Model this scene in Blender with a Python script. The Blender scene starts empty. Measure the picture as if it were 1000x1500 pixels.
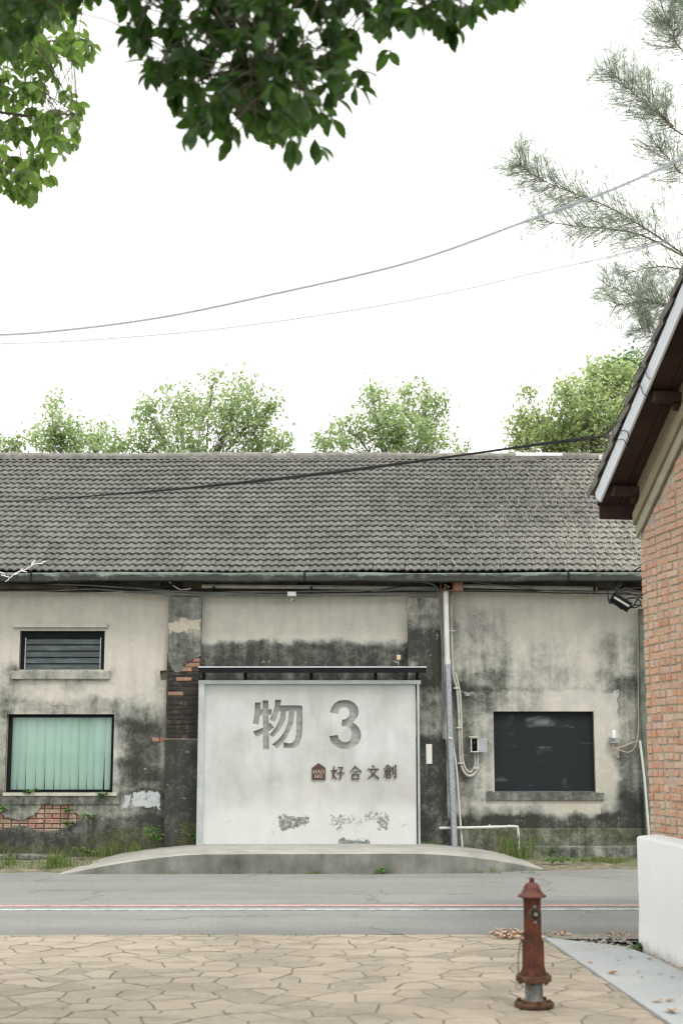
import bpy, math, random
import numpy as np
from mathutils import Vector, Matrix, noise as mnoise

R = math.radians
rnd = random.Random(7)
scene = bpy.context.scene
C = scene.collection

# ------------------------------------------------------------------ camera
CAM_H = 1.6
PITCH = R(9.3225)
cam = bpy.data.cameras.new('camera')
cam.sensor_fit = 'VERTICAL'; cam.sensor_height = 36.0; cam.lens = 50.0
cam.clip_start = 0.1; cam.clip_end = 3000
cam.dof.use_dof = True; cam.dof.focus_distance = 18.0; cam.dof.aperture_fstop = 2.2
camo = bpy.data.objects.new('camera', cam); C.objects.link(camo)
camo.location = (0, 0, CAM_H); camo.rotation_euler = (math.pi/2 + PITCH, 0, 0)
scene.camera = camo

# ------------------------------------------------------------------ sky, sun, exposure
SUN_EL, SUN_AZ = R(58), R(152)
w = bpy.data.worlds.new('World'); scene.world = w; w.use_nodes = True
nt = w.node_tree; nt.nodes.clear()
sky = nt.nodes.new('ShaderNodeTexSky'); sky.sky_type = 'NISHITA'; sky.sun_disc = False
sky.sun_elevation = SUN_EL; sky.sun_rotation = SUN_AZ
sky.air_density = 1.0; sky.dust_density = 6.0; sky.ozone_density = 1.0
hs = nt.nodes.new('ShaderNodeHueSaturation'); hs.inputs['Saturation'].default_value = 0.12
mx = nt.nodes.new('ShaderNodeMix'); mx.data_type = 'RGBA'; mx.inputs[0].default_value = 0.80
mx.inputs[7].default_value = (12.95, 12.9, 12.5, 1)          # even overcast cloud layer
bg = nt.nodes.new('ShaderNodeBackground'); bg.inputs['Strength'].default_value = 0.13
wo = nt.nodes.new('ShaderNodeOutputWorld')
nt.links.new(sky.outputs[0], hs.inputs['Color']); nt.links.new(hs.outputs[0], mx.inputs[6])
nt.links.new(mx.outputs[2], bg.inputs['Color']); nt.links.new(bg.outputs[0], wo.inputs['Surface'])
sun = bpy.data.lights.new('sun', 'SUN'); sun.energy = 1.5; sun.angle = R(12); sun.color = (1, .95, .87)
suno = bpy.data.objects.new('sun', sun); C.objects.link(suno)
sd = Vector((math.sin(SUN_AZ)*math.cos(SUN_EL), math.cos(SUN_AZ)*math.cos(SUN_EL), math.sin(SUN_EL)))
suno.rotation_euler = sd.to_track_quat('Z', 'Y').to_euler(); suno.location = (6, -10, 20)
vs = scene.view_settings
vs.view_transform = 'Standard'; vs.look = 'None'; vs.gamma = 1.0; vs.exposure = 0.30; vs.use_curve_mapping = False
scene.cycles.use_adaptive_sampling = False; scene.cycles.use_denoising = True; scene.cycles.denoiser = 'OPENIMAGEDENOISE'; scene.cycles.denoising_prefilter = 'NONE'; scene.cycles.filter_width = 1.3; scene.cycles.sample_clamp_indirect = 4.0
scene.cycles.max_bounces = 8; scene.cycles.transparent_max_bounces = 8

# ------------------------------------------------------------------ surveying helpers (photo -> place)
FPX = 50/36*1500
cs, sn = math.cos(PITCH), math.sin(PITCH)
def ray(u, v):
    x = (u-500)/FPX; y = (750-v)/FPX
    return Vector((x, cs-y*sn, sn+y*cs))
O = Vector((0, 0, CAM_H))
def aty(u, v, Y): d = ray(u, v); return O + d*(Y/d.y)
def atz(u, v, Z=0.0): d = ray(u, v); return O + d*((Z-CAM_H)/d.z)
def pix(p):
    q = Vector(p)-O; fw = q.y*cs+q.z*sn; up = -q.y*sn+q.z*cs
    return (500+FPX*q.x/fw, 750-FPX*up/fw, fw)
def in_view(p, m=15):
    u, v, f = pix(p); return f > 0 and -m < u < 1000+m and -m < v < 1500+m

# ------------------------------------------------------------------ object helpers
def tag(o, label=None, cat=None, group=None, kind=None):
    if label: o['label'] = label
    if cat: o['category'] = cat
    if group: o['group'] = group
    if kind: o['kind'] = kind
    return o
def empty(name, loc, label=None, cat=None, group=None):
    o = bpy.data.objects.new(name, None); C.objects.link(o); o.location = loc
    o.empty_display_size = .1
    return tag(o, label, cat, group)
def wloc(o):
    l = Vector(o.location)
    while o.parent: o = o.parent; l += Vector(o.location)
    return l
class MB:
    def __init__(s): s.v = []; s.f = []; s.sm = []
    def add(s, vs_, fs, smooth=False):
        b = len(s.v); s.v += [tuple(p) for p in vs_]
        s.f += [tuple(i+b for i in f) for f in fs]; s.sm += [smooth]*len(fs); return s
    def box(s, a, b):
        (x0, y0, z0), (x1, y1, z1) = a, b
        return s.add([(x0,y0,z0),(x1,y0,z0),(x1,y1,z0),(x0,y1,z0),(x0,y0,z1),(x1,y0,z1),(x1,y1,z1),(x0,y1,z1)],
            [(0,3,2,1),(4,5,6,7),(0,1,5,4),(1,2,6,5),(2,3,7,6),(3,0,4,7)])
    def bbox(s, a, b, c=.006):
        """box with chamfered edges on its -Y face"""
        (x0, y0, z0), (x1, y1, z1) = a, b
        V = [(x0,y1,z0),(x1,y1,z0),(x1,y1,z1),(x0,y1,z1),(x0,y0+c,z0),(x1,y0+c,z0),(x1,y0+c,z1),(x0,y0+c,z1),
             (x0+c,y0,z0+c),(x1-c,y0,z0+c),(x1-c,y0,z1-c),(x0+c,y0,z1-c)]
        return s.add(V, [(0,3,2,1),(0,1,5,4),(1,2,6,5),(2,3,7,6),(3,0,4,7),(4,5,9,8),(5,6,10,9),(6,7,11,10),(7,4,8,11),(8,9,10,11)])
    def obox(s, o, ax, ay, az):
        o, ax, ay, az = map(Vector, (o, ax, ay, az))
        V = [o, o+ax, o+ax+ay, o+ay, o+az, o+ax+az, o+ax+ay+az, o+ay+az]
        return s.add(V, [(0,3,2,1),(4,5,6,7),(0,1,5,4),(1,2,6,5),(2,3,7,6),(3,0,4,7)])
    def tube(s, pts, r, n=8, cap=True):
        pts = [Vector(p) for p in pts]; rs = r if isinstance(r, (list, tuple)) else [r]*len(pts)
        V = []; prev = None
        for i, p in enumerate(pts):
            d = (pts[min(i+1, len(pts)-1)] - pts[max(i-1, 0)]).normalized()
            if prev is None: a = d.orthogonal().normalized()
            else:
                a = prev - d*prev.dot(d); a = a.normalized() if a.length > 1e-6 else d.orthogonal().normalized()
            prev = a; b = d.cross(a)
            for k in range(n):
                t = 2*math.pi*k/n; V.append(p + (a*math.cos(t)+b*math.sin(t))*rs[i])
        F = []
        for i in range(len(pts)-1):
            for k in range(n):
                k2 = (k+1) % n; F.append((i*n+k, i*n+k2, (i+1)*n+k2, (i+1)*n+k))
        s.add(V, F, True)
        if cap:
            b = len(s.v)-len(V)
            s.f += [tuple(b+k for k in reversed(range(n))), tuple(b+(len(pts)-1)*n+k for k in range(n))]; s.sm += [False, False]
        return s
    def lathe(s, prof, c, n=32, wob=0.0):
        V = []; F = []
        for (r, z) in prof:
            for k in range(n):
                t = 2*math.pi*k/n; rr = r*(1+wob*math.sin(3*t+z*9))
                V.append((c[0]+rr*math.cos(t), c[1]+rr*math.sin(t), c[2]+z))
        for i in range(len(prof)-1):
            for k in range(n):
                k2 = (k+1) % n; F.append((i*n+k, i*n+k2, (i+1)*n+k2, (i+1)*n+k))
        F.append(tuple(reversed(range(n)))); F.append(tuple((len(prof)-1)*n+k for k in range(n)))
        return s.add(V, F, True)
    def mesh(s, name, mat, off=Vector((0, 0, 0))):
        me = bpy.data.meshes.new(name)
        me.from_pydata([tuple(Vector(p)-off) for p in s.v], [], s.f)
        me.polygons.foreach_set('use_smooth', s.sm)
        if mat: me.materials.append(mat)
        me.update(); return me
    def build(s, name, mat, parent=None, loc=None, kind=None, bevel=0, sharp=35):
        off = wloc(parent) if parent else (Vector(loc) if loc else Vector((0, 0, 0)))
        if parent and loc: off = Vector(loc)
        me = s.mesh(name, mat, off)
        if any(s.sm): me.set_sharp_from_angle(angle=R(sharp))
        o = bpy.data.objects.new(name, me); C.objects.link(o)
        if parent:
            o.parent = parent
            if loc: o.location = Vector(loc)-wloc(parent)
        elif loc: o.location = loc
        if kind: o['kind'] = kind
        if bevel:
            m = o.modifiers.new('bevel', 'BEVEL'); m.width = bevel; m.segments = 2; m.limit_method = 'ANGLE'
        return o
def npmesh(name, V, F, mat, off=(0, 0, 0)):
    me = bpy.data.meshes.new(name)
    V = (np.asarray(V, dtype=np.float32)-np.asarray(off, dtype=np.float32))
    F = np.asarray(F, dtype=np.int32); k = F.shape[1]
    me.vertices.add(len(V)); me.vertices.foreach_set('co', V.ravel())
    me.loops.add(F.size); me.loops.foreach_set('vertex_index', F.ravel())
    me.polygons.add(len(F)); me.polygons.foreach_set('loop_start', np.arange(0, F.size, k, dtype=np.int32))
    me.update(calc_edges=True); me.validate()
    if mat: me.materials.append(mat)
    return me
def link(name, me, parent=None, kind=None, loc=None, mat4=None):
    o = bpy.data.objects.new(name, me); C.objects.link(o)
    if parent: o.parent = parent
    if mat4 is not None: o.matrix_basis = mat4
    elif loc is not None: o.location = loc
    if kind: o['kind'] = kind
    return o
def slab(name, loops, y0, y1, mat, parent, frame=None):
    """plate in the XZ plane from an outline with holes, front face at y0, back at y1"""
    cu = bpy.data.curves.new(name, 'CURVE'); cu.dimensions = '2D'; cu.fill_mode = 'BOTH'
    cu.extrude = abs(y1-y0)/2
    for lp in loops:
        sp = cu.splines.new('POLY'); sp.points.add(len(lp)-1); sp.use_cyclic_u = True
        for p, q in zip(sp.points, lp): p.co = (q[0], q[1], 0, 1)
    t = bpy.data.objects.new('t', cu); C.objects.link(t)
    me = bpy.data.meshes.new_from_object(t.evaluated_get(bpy.context.evaluated_depsgraph_get()))
    bpy.data.objects.remove(t); bpy.data.curves.remove(cu)
    me.name = name; ym = (y0+y1)/2
    base = wloc(parent) if parent else Vector((0, 0, 0))
    M = Matrix(((1,0,0,0),(0,0,-1,ym),(0,1,0,0),(0,0,0,1)))
    me.transform(M); me.transform(Matrix.Translation(-base)); me.materials.clear(); me.materials.append(mat)
    for p in me.polygons: p.use_smooth = False
    return link(name, me, parent)
def ragged(pts, step=.05, amp=.012, seed=0):
    """roughen a polygon outline (broken plaster edge)"""
    rr = random.Random(seed); out = []
    for i, p in enumerate(pts):
        q = pts[(i+1) % len(pts)]; L = math.hypot(q[0]-p[0], q[1]-p[1]); n = max(1, int(L/step))
        for k in range(n):
            t = k/n
            out.append((p[0]+(q[0]-p[0])*t+rr.uniform(-amp, amp), p[1]+(q[1]-p[1])*t+rr.uniform(-amp, amp)))
    return out

# ------------------------------------------------------------------ material helpers
class NT:
    def __init__(s, name):
        s.m = bpy.data.materials.new(name); s.m.use_nodes = True; s.t = s.m.node_tree; s.t.nodes.clear()
        s.out = s.n('ShaderNodeOutputMaterial')
        s.pos = s.n('ShaderNodeNewGeometry').outputs['Position']
    def n(s, k): return s.t.nodes.new(k)
    def set(s, sock, val):
        if isinstance(val, bpy.types.NodeSocket): s.t.links.new(val, sock)
        elif isinstance(val, (tuple, list)) and len(val) == 3 and sock.type == 'RGBA': sock.default_value = (*val, 1)
        else: sock.default_value = val
    def math(s, op, a, b=0.0, c=None, clamp=False):
        n = s.n('ShaderNodeMath'); n.operation = op; n.use_clamp = clamp
        s.set(n.inputs[0], a); s.set(n.inputs[1], b)
        if c is not None: s.set(n.inputs[2], c)
        return n.outputs[0]
    def vmath(s, op, a, b=(0, 0, 0)):
        n = s.n('ShaderNodeVectorMath'); n.operation = op; s.set(n.inputs[0], a)
        if op == 'SCALE': s.set(n.inputs['Scale'], b)
        else: s.set(n.inputs[1], b)
        return n.outputs['Value' if op in ('LENGTH', 'DOT_PRODUCT') else 'Vector']
    def noise(s, scale, detail=4, rough=.55, vec=None, dist=0.0, color=False):
        n = s.n('ShaderNodeTexNoise'); n.inputs['Scale'].default_value = scale; n.inputs['Detail'].default_value = detail
        n.inputs['Roughness'].default_value = rough; n.inputs['Distortion'].default_value = dist
        s.set(n.inputs['Vector'], vec if vec is not None else s.pos)
        return n.outputs['Color' if color else 'Fac']
    def vor(s, scale, feature='F1', vec=None, out='Distance'):
        n = s.n('ShaderNodeTexVoronoi'); n.feature = feature; n.inputs['Scale'].default_value = scale
        s.set(n.inputs['Vector'], vec if vec is not None else s.pos); return n.outputs[out]
    def scl(s, vec, k):
        return s.vmath('MULTIPLY', vec, k)
    def mr(s, v, a, b, c=0.0, d=1.0, smooth=True):
        n = s.n('ShaderNodeMapRange'); n.interpolation_type = 'SMOOTHSTEP' if smooth else 'LINEAR'
        s.set(n.inputs[0], v)
        for i, q in enumerate((a, b, c, d)): s.set(n.inputs[i+1], q)
        return n.outputs[0]
    def mix(s, f, a, b, mode='MIX'):
        n = s.n('ShaderNodeMix'); n.data_type = 'RGBA'; n.blend_type = mode
        s.set(n.inputs[0], f); s.set(n.inputs[6], a); s.set(n.inputs[7], b); return n.outputs[2]
    def ramp(s, f, stops):
        n = s.n('ShaderNodeValToRGB'); e = n.color_ramp.elements
        while len(e) > 1: e.remove(e[-1])
        e[0].position = stops[0][0]; e[0].color = (*stops[0][1], 1)
        for p, c in stops[1:]: q = e.new(p); q.color = (*c, 1)
        s.set(n.inputs[0], f); return n.outputs[0]
    def rand(s): return s.n('ShaderNodeObjectInfo').outputs['Random']
    def bump(s, h, strength=.4, dist=.01, normal=None):
        n = s.n('ShaderNodeBump'); n.inputs['Strength'].default_value = strength; n.inputs['Distance'].default_value = dist
        s.set(n.inputs['Height'], h)
        if normal is not None: s.set(n.inputs['Normal'], normal)
        return n.outputs[0]
    def bsdf(s, col, rough=.85, metal=0.0, normal=None, spec=.3, trans=None):
        n = s.n('ShaderNodeBsdfPrincipled')
        s.set(n.inputs['Base Color'], col); s.set(n.inputs['Roughness'], rough); s.set(n.inputs['Metallic'], metal)
        n.inputs['Specular IOR Level'].default_value = spec
        if normal is not None: s.set(n.inputs['Normal'], normal)
        sh = n.outputs[0]
        if trans:
            f, tc = trans; tr = s.n('ShaderNodeBsdfTranslucent'); s.set(tr.inputs[0], tc)
            mxs = s.n('ShaderNodeMixShader'); mxs.inputs[0].default_value = f
            s.t.links.new(sh, mxs.inputs[1]); s.t.links.new(tr.outputs[0], mxs.inputs[2]); sh = mxs.outputs[0]
        s.t.links.new(sh, s.out.inputs['Surface']); return s.m
    def blob(s, vec, c, h, soft):
        """soft box mask (XZ), 1 inside"""
        d = s.vmath('SUBTRACT', vec, (c[0], 0, c[1])); d = s.vmath('MULTIPLY', d, (1, 0, 1))
        d = s.vmath('ABSOLUTE', d); d = s.vmath('SUBTRACT', d, (h[0], 0, h[1])); d = s.vmath('MAXIMUM', d, (0, 0, 0))
        return s.mr(s.vmath('LENGTH', d), soft, 0.0)

def simple(name, col, rough=.8, metal=0.0, var=.25, scale=8, bump=.15, spec=.3):
    m = NT(name); n1 = m.noise(scale, 6, .65)
    c = m.mix(m.mr(n1, .3, .75), tuple(x*(1-var) for x in col), tuple(min(1, x*(1+var*.7)) for x in col))
    return m.bsdf(c, rough, metal, m.bump(m.noise(scale*6, 3), bump, .004) if bump else None, spec)

WALL_Y = 20.25
def px_blob(u0, v0, u1, v1, Y):
    a, b = aty(u0, v0, Y), aty(u1, v1, Y)
    return ((a.x+b.x)/2, (a.z+b.z)/2), (abs(b.x-a.x)/2, abs(a.z-b.z)/2)
CLEAN = [(0, (.525, .505, .44)), (.12, (.465, .452, .398)), (.3, (.345, .345, .312)), (.48, (.225, .23, .205)), (.66, (.125, .132, .116)), (.85, (.068, .072, .063)), (1, (.04, .042, .037))]
def plaster(name, base, blobs, patches=(), Y=WALL_Y, ramp=CLEAN, grain=.55, streak=.50, rimcol=(.38, .37, .33), moss=()):
    m = NT(name)
    wv = m.noise(2.1, 5, .6, color=True)
    wv = m.vmath('SCALE', m.vmath('SUBTRACT', wv, (.5, .5, .5)), .34)
    wv2 = m.vmath('SCALE', m.vmath('SUBTRACT', m.noise(13, 4, .6, color=True), (.5, .5, .5)), .07)
    p = m.vmath('ADD', m.vmath('ADD', m.pos, wv), wv2)
    t = base
    for (u0, v0, u1, v1, soft, wgt) in blobs:
        c, h = px_blob(u0, v0, u1, v1, Y)
        t = m.math('MULTIPLY_ADD', m.blob(p, c, h, soft/100), wgt*1.2, t)
    t = m.math('MINIMUM', m.math('MAXIMUM', t, 0.0), .95)
    g = m.noise(4.2, 9, .70, dist=.35)
    st = m.noise(1.0, 7, .65, vec=m.scl(m.pos, (8, 1, .8)))
    fine = m.noise(62, 5, .75)
    midn = m.noise(19, 8, .74)
    amp = m.mr(t, 0.0, .40, .40, 1.0)
    d = m.math('MULTIPLY_ADD', m.math('SUBTRACT', g, .5), grain*1.9, m.math('MULTIPLY', m.math('SUBTRACT', st, .5), streak*1.6))
    d = m.math('MULTIPLY_ADD', m.math('SUBTRACT', midn, .5), .45, d)
    t2 = m.math('MULTIPLY_ADD', d, amp, t, clamp=True)
    col = m.ramp(m.math('MULTIPLY_ADD', m.math('SUBTRACT', fine, .5), .28, t2, clamp=True), ramp)
    # crisp mould: fine broken speckle that closes up where the wall is dampest
    k = m.math('MULTIPLY_ADD', m.math('SUBTRACT', midn, .5), 1.15, t2); k = m.math('MULTIPLY_ADD', m.math('SUBTRACT', fine, .5), .8, k)
    col = m.mix(m.mr(k, .74, .98, 0, .64), col, (.042, .045, .038))
    # small irregular pale chips in the mould, dark pits in the pale render
    ch_ = m.math('MULTIPLY_ADD', m.math('SUBTRACT', m.noise(24, 7, .8, vec=m.vmath('ADD', m.pos, (3, 1, 5))), .5), 1.0, m.math('MULTIPLY', m.math('SUBTRACT', m.noise(5, 3), .5), .8))
    col = m.mix(m.math('MULTIPLY', m.mr(ch_, .17, .25), m.mr(t2, .35, .6, 0, .6)), col, rimcol)
    pit = m.mr(m.noise(40, 5, .75, vec=m.vmath('ADD', m.pos, (7, 3, 1))), .66, .71)
    col = m.mix(m.math('MULTIPLY', pit, m.mr(t2, .10, .32, 0, .65)), col, (.06, .06, .052))
    for (u0, v0, u1, v1, soft, th, pc) in patches:
        c, h = px_blob(u0, v0, u1, v1, Y)
        b = m.math('MULTIPLY_ADD', m.math('SUBTRACT', g, .5), 1.5, m.blob(p, c, h, soft/100))
        b = m.math('MULTIPLY_ADD', m.math('SUBTRACT', midn, .5), 1.0, b)
        col = m.mix(m.mr(b, th, th+.3, 0, .9), col, m.mix(m.mr(fine, .3, .7), tuple(x*.82 for x in pc), pc))
    for (u0, v0, u1, v1, soft, amt) in moss:
        c, h = px_blob(u0, v0, u1, v1, Y)
        b = m.math('MULTIPLY_ADD', m.math('SUBTRACT', m.noise(26, 6, .7), .5), 2.6, m.blob(p, c, h, soft/100))
        col = m.mix(m.math('MULTIPLY', m.mr(b, .75, 1.25), amt), col, (.10, .105, .030))
    nb = m.bump(m.math('ADD', m.math('MULTIPLY', g, .8), m.math('MULTIPLY', fine, .25)), .5, .02)
    return m.bsdf(col, .92, 0, nb, .15)

# ================================================================== THE SETTING
gm = NT('soil'); gn = gm.noise(3, 8, .7)
M_soil = gm.bsdf(gm.mix(gm.mr(gn, .35, .65), (.12, .11, .085), (.22, .2, .16)), .95, 0, gm.bump(gm.noise(40, 5), .6, .02))
o = MB().add([(-600,-300,-.03),(600,-300,-.03),(600,900,-.03),(-600,900,-.03)], [(0,1,2,3)]).build('ground', M_soil); o['kind'] = 'structure'

am = NT('asphalt')
n1 = am.noise(.9, 6, .6); n2 = am.noise(75, 6, .85); n3 = am.noise(1, 4, .6, vec=am.scl(am.pos, (.25, 2.2, 1)))
ac = am.ramp(am.math('ADD', am.math('MULTIPLY', n1, .5), am.math('MULTIPLY', n3, .5)), [(.3, (.175, .178, .172)), (.5, (.218, .221, .213)), (.72, (.268, .269, .259))])
ac = am.mix(am.mr(n2, .52, .66), ac, (.36, .355, .34)); ac = am.mix(am.mr(n2, .46, .36, 0, .8), ac, (.085, .086, .084))
vd = am.vor(.42, 'DISTANCE_TO_EDGE', vec=am.vmath('ADD', am.pos, am.vmath('SCALE', am.noise(2.5, 5, .65, color=True), .55)))
crk = am.math('MULTIPLY', am.mr(vd, .012, .003), am.mr(am.noise(.5, 2), .48, .56))
ac = am.mix(am.math('MULTIPLY', crk, .4), ac, (.06, .06, .06))
yv = am.n('ShaderNodeSeparateXYZ'); am.set(yv.inputs[0], am.pos)
edge = am.math('MULTIPLY', am.mr(am.math('ADD', yv.outputs[1], am.math('MULTIPLY', n1, .6)), 13.6, 13.0), .35)
ac = am.mix(edge, ac, (.10, .105, .105))
M_asph = am.bsdf(ac, .93, 0, am.bump(n2, .55, .006), .2)
YE = 12.56          # near edge of the asphalt
V = []; F = []
nx = 60
for i in range(nx+1):
    x = -30+60*i/nx
    V += [(x, YE-.35, -.004), (x, YE+.02, 0), (x, 14.5, .02), (x, 18.7, 0), (x, 19.6, 0.0)]
for i in range(nx):
    for k in range(4): a = i*5+k; F.append((a, a+5, a+6, a+1))
o = MB().add(V, F, True).build('road', M_asph); o['kind'] = 'structure'

def paint(name, y0, y1, col, label):
    m = NT(name); k = m.mr(m.noise(9, 8, .8), .34, .56)
    k = m.math('MULTIPLY', k, m.mr(m.noise(150, 2, .6), .30, .42, .55, 1))
    M = m.bsdf(m.mix(m.math('MULTIPLY', k, .74), (.17, .175, .176), col), .8, 0, m.bump(m.noise(150, 3), .3, .003))
    b = MB(); N = 120; Vv = []
    for i in range(N+1):
        x = -30+60*i/N; w_ = .012*math.sin(x*.5)+.02*math.sin(x*.21+1)
        for yy in (y0+w_+rnd.uniform(-.006, .006), y1+w_+rnd.uniform(-.006, .006)):
            zz = .02*(yy-12.58)/1.92 if yy < 14.5 else .02*(18.7-yy)/4.2
            Vv.append((x, yy, zz+.0035))
    o = b.add(Vv, [(2*i, 2*i+2, 2*i+3, 2*i+1) for i in range(N)]).build(name, M); o['kind'] = 'structure'; o['label'] = label
paint('red_road_line', 14.56, 14.72, (.66, .34, .31), 'worn red painted line running along the asphalt road')
paint('white_road_line', 14.25, 14.37, (.52, .62, .64), 'worn white painted line beside the red road line')

# ---- stamped stone yard in front ---------------------------------------------------------
sm = NT('stamped_stone'); rn = sm.rand()
s1 = sm.noise(1.3, 6, .62); s2 = sm.noise(26, 6, .7); s3 = sm.noise(1, 5, .65, vec=sm.scl(sm.pos, (1.2, 6, 1)))
sc_ = sm.ramp(sm.math('ADD', sm.math('MULTIPLY', rn, .35), sm.math('MULTIPLY', s1, .65)),
    [(.25, (.225, .198, .158)), (.42, (.31, .27, .215)), (.6, (.36, .312, .25)), (.8, (.365, .29, .232))])
sc_ = sm.mix(sm.mr(s2, .42, .72, 0, .6), sc_, (.41, .365, .295)); sc_ = sm.mix(sm.mr(s3, .48, .70, 0, .6), sc_, (.17, .158, .135))
sc_ = sm.mix(sm.mr(sm.noise(.7, 4, .6, vec=sm.vmath('ADD', sm.pos, (4, 9, 0))), .50, .66, 0, .45), sc_, (.20, .175, .14)); sc_ = sm.mix(sm.mr(sm.noise(70, 3, .7), .60, .72, 0, .5), sc_, (.13, .12, .10))
M_stone = sm.bsdf(sc_, .86, 0, sm.bump(sm.math('ADD', s2, sm.math('MULTIPLY', s3, 1.5)), .5, .010), .25)
M_joint = simple('joint_mortar', (.262, .236, .188), .95, var=.3, scale=12)
RA, RB = atz(797, 1377), atz(975, 1500)          # edge of the grey ramp slab
rd = (RB-RA); rd.z = 0; rd.normalize()
def right_of_edge(x, y, m=0): return (x-RA.x)*(-rd.y) + (y-RA.y)*rd.x > -m   # signed side of the ramp edge
yard = MB().add([(-9, 3, .002), (2.6, 3, .002), (1.68, 12.54, .002), (-9, 12.54, .002)], [(0, 1, 2, 3)]).build('stone_yard', M_joint)
yard['kind'] = 'structure'; yard['label'] = 'beige stamped stone paving of the yard'
def clip(poly, n, d):
    out = []
    for i in range(len(poly)):
        a, b = poly[i], poly[(i+1) % len(poly)]
        da, db = a[0]*n[0]+a[1]*n[1]-d, b[0]*n[0]+b[1]*n[1]-d
        if da <= 0: out.append(a)
        if da*db < 0: t = da/(da-db); out.append((a[0]+(b[0]-a[0])*t, a[1]+(b[1]-a[1])*t))
    return out
SPX, SPY = .285, .240
pts = []
for j in range(-1, 25):
    for i in range(-20, 13):
        pts.append((i*SPX+(j % 2)*SPX/2+rnd.uniform(-.115, .115), 7.0+j*SPY+rnd.uniform(-.095, .095)))
rest = MB(); nst = 0
nrm = Vector((-rd.y, rd.x))      # points to the slab side or away; fix sign below
if nrm.x < 0: nrm = -nrm
for p in pts:
    if p[1] < 6.6 or p[1] > 12.7 or p[0] < -5.6: continue
    poly = [(p[0]-.6, p[1]-.6), (p[0]+.6, p[1]-.6), (p[0]+.6, p[1]+.6), (p[0]-.6, p[1]+.6)]
    for q in pts:
        if q is p: continue
        dx, dy = q[0]-p[0], q[1]-p[1]; L = math.hypot(dx, dy)
        if L > 1.2: continue
        n_ = (dx/L, dy/L); poly = clip(poly, n_, n_[0]*(p[0]+q[0])/2+n_[1]*(p[1]+q[1])/2-.0040)
        if len(poly) < 3: break
    if len(poly) < 3: continue
    poly = clip(poly, (0, 1), 12.52); 
    if len(poly) >= 3: poly = clip(poly, (nrm.x, nrm.y), nrm.x*RA.x+nrm.y*RA.y-.015)
    if len(poly) < 3: continue
    # wavy outline: same wobble field on both sides of a joint
    out = []
    for i in range(len(poly)):
        a, b = poly[i], poly[(i+1) % len(poly)]
        L = math.hypot(b[0]-a[0], b[1]-a[1]); k = max(1, min(3, int(L/.09)))
        for t in range(k):
            x, y = a[0]+(b[0]-a[0])*t/k, a[1]+(b[1]-a[1])*t/k
            nv = mnoise.noise_vector(Vector((x*4, y*4, 0)))
            out.append((x+nv.x*.042, min(12.53, y+nv.y*.042)))
    cx = sum(a[0] for a in out)/len(out); cy = sum(a[1] for a in out)/len(out)
    if min(a[0] for a in out) == max(a[0] for a in out): continue
    N = len(out); h = .0095+rnd.uniform(-.002, .003); tx, ty = rnd.uniform(-.012, .012), rnd.uniform(-.012, .012)
    Vv = [(x, y, -.002) for x, y in out]
    Vv += [(x, y, h-.006+(x-cx)*tx+(y-cy)*ty) for x, y in out]
    Vv += [(x+(cx-x)*.035, y+(cy-y)*.035, h+(x-cx)*tx+(y-cy)*ty) for x, y in out]
    Fv = [tuple(2*N+k for k in range(N))]
    for k in range(N):
        k2 = (k+1) % N; Fv += [(k, k2, N+k2, N+k), (N+k, N+k2, 2*N+k2, 2*N+k)]
    if sum((out[i][0]*out[(i+1) % N][1]-out[(i+1) % N][0]*out[i][1]) for i in range(N)) < 0: Fv = [tuple(reversed(f)) for f in Fv]
    if any(in_view((x, y, 0), 4) for x, y in out) and nst < 300:
        so = MB().add(Vv, Fv).build('stone', M_stone, yard, loc=(cx, cy, 0)); nst += 1; so.data.materials.append(M_joint)
        so.data.polygons.foreach_set('material_index', [0]+[1]*(len(Fv)-1))
    else: rest.add(Vv, Fv)
rest.build('outer_stones', M_stone, yard, kind='stuff')

# ---- grey ramp slab + gravelly gutter strip ---------------------------------------------
M_ramp = NT('ramp_concrete'); r_ = M_ramp
rc = r_.ramp(r_.noise(2.2, 6, .6), [(.3, (.34, .36, .365)), (.6, (.395, .415, .42)), (.8, (.44, .45, .445))])
wvn = r_.n('ShaderNodeTexWave'); wvn.inputs['Scale'].default_value = 11; wvn.inputs['Distortion'].default_value = .4
wvn.bands_direction = 'DIAGONAL'; r_.set(wvn.inputs['Vector'], r_.pos)
M_ramp = r_.bsdf(rc, .85, 0, r_.bump(r_.math('ADD', r_.math('MULTIPLY', wvn.outputs['Fac'], .5), r_.noise(60, 4)), .35, .006), .25)
LW0 = atz(937, 1392); lwd = Vector((.0815, -.9967, 0)).normalized(); lwn = Vector((lwd.y, -lwd.x, 0))*-1   # low wall line
far_r = LW0 + Vector((-.05, .45, 0))
V = []; F = []; NS_ = 14
for i in range(NS_+1):
    t = 7.0*i/NS_; A_s = RA+rd*t; B_s = LW0+lwd*max(0.0, t-.35)+Vector((-.045 if i else -.30, .0 if i else .25, 0))
    if i == 1: B_s = LW0+Vector((-.09, .02, 0))
    A_s.z = B_s.z = .022
    V += [Vector((A_s.x, A_s.y, -.01)), A_s, A_s.lerp(B_s, .5), B_s, Vector((B_s.x, B_s.y, -.01))]
for i in range(NS_):
    for k in range(4): a = i*5+k; F.append((a, a+5, a+6, a+1))
F.append((0, 1, 2, 3, 4))
o = MB().add(V, F).build('ramp_slab', M_ramp); o['kind'] = 'structure'; o['label'] = 'smooth grey concrete ramp slab beside the white low wall'
gmx = NT('gutter_strip'); gn2 = gmx.noise(30, 6, .75)
M_grav = gmx.bsdf(gmx.ramp(gmx.math('ADD', gmx.math('MULTIPLY', gmx.noise(3, 4), .5), gmx.math('MULTIPLY', gn2, .5)), [(.35, (.13, .12, .10)), (.5, (.29, .27, .235)), (.68, (.42, .40, .36))]), .95, 0, gmx.bump(gn2, .8, .02))
V = []
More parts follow.
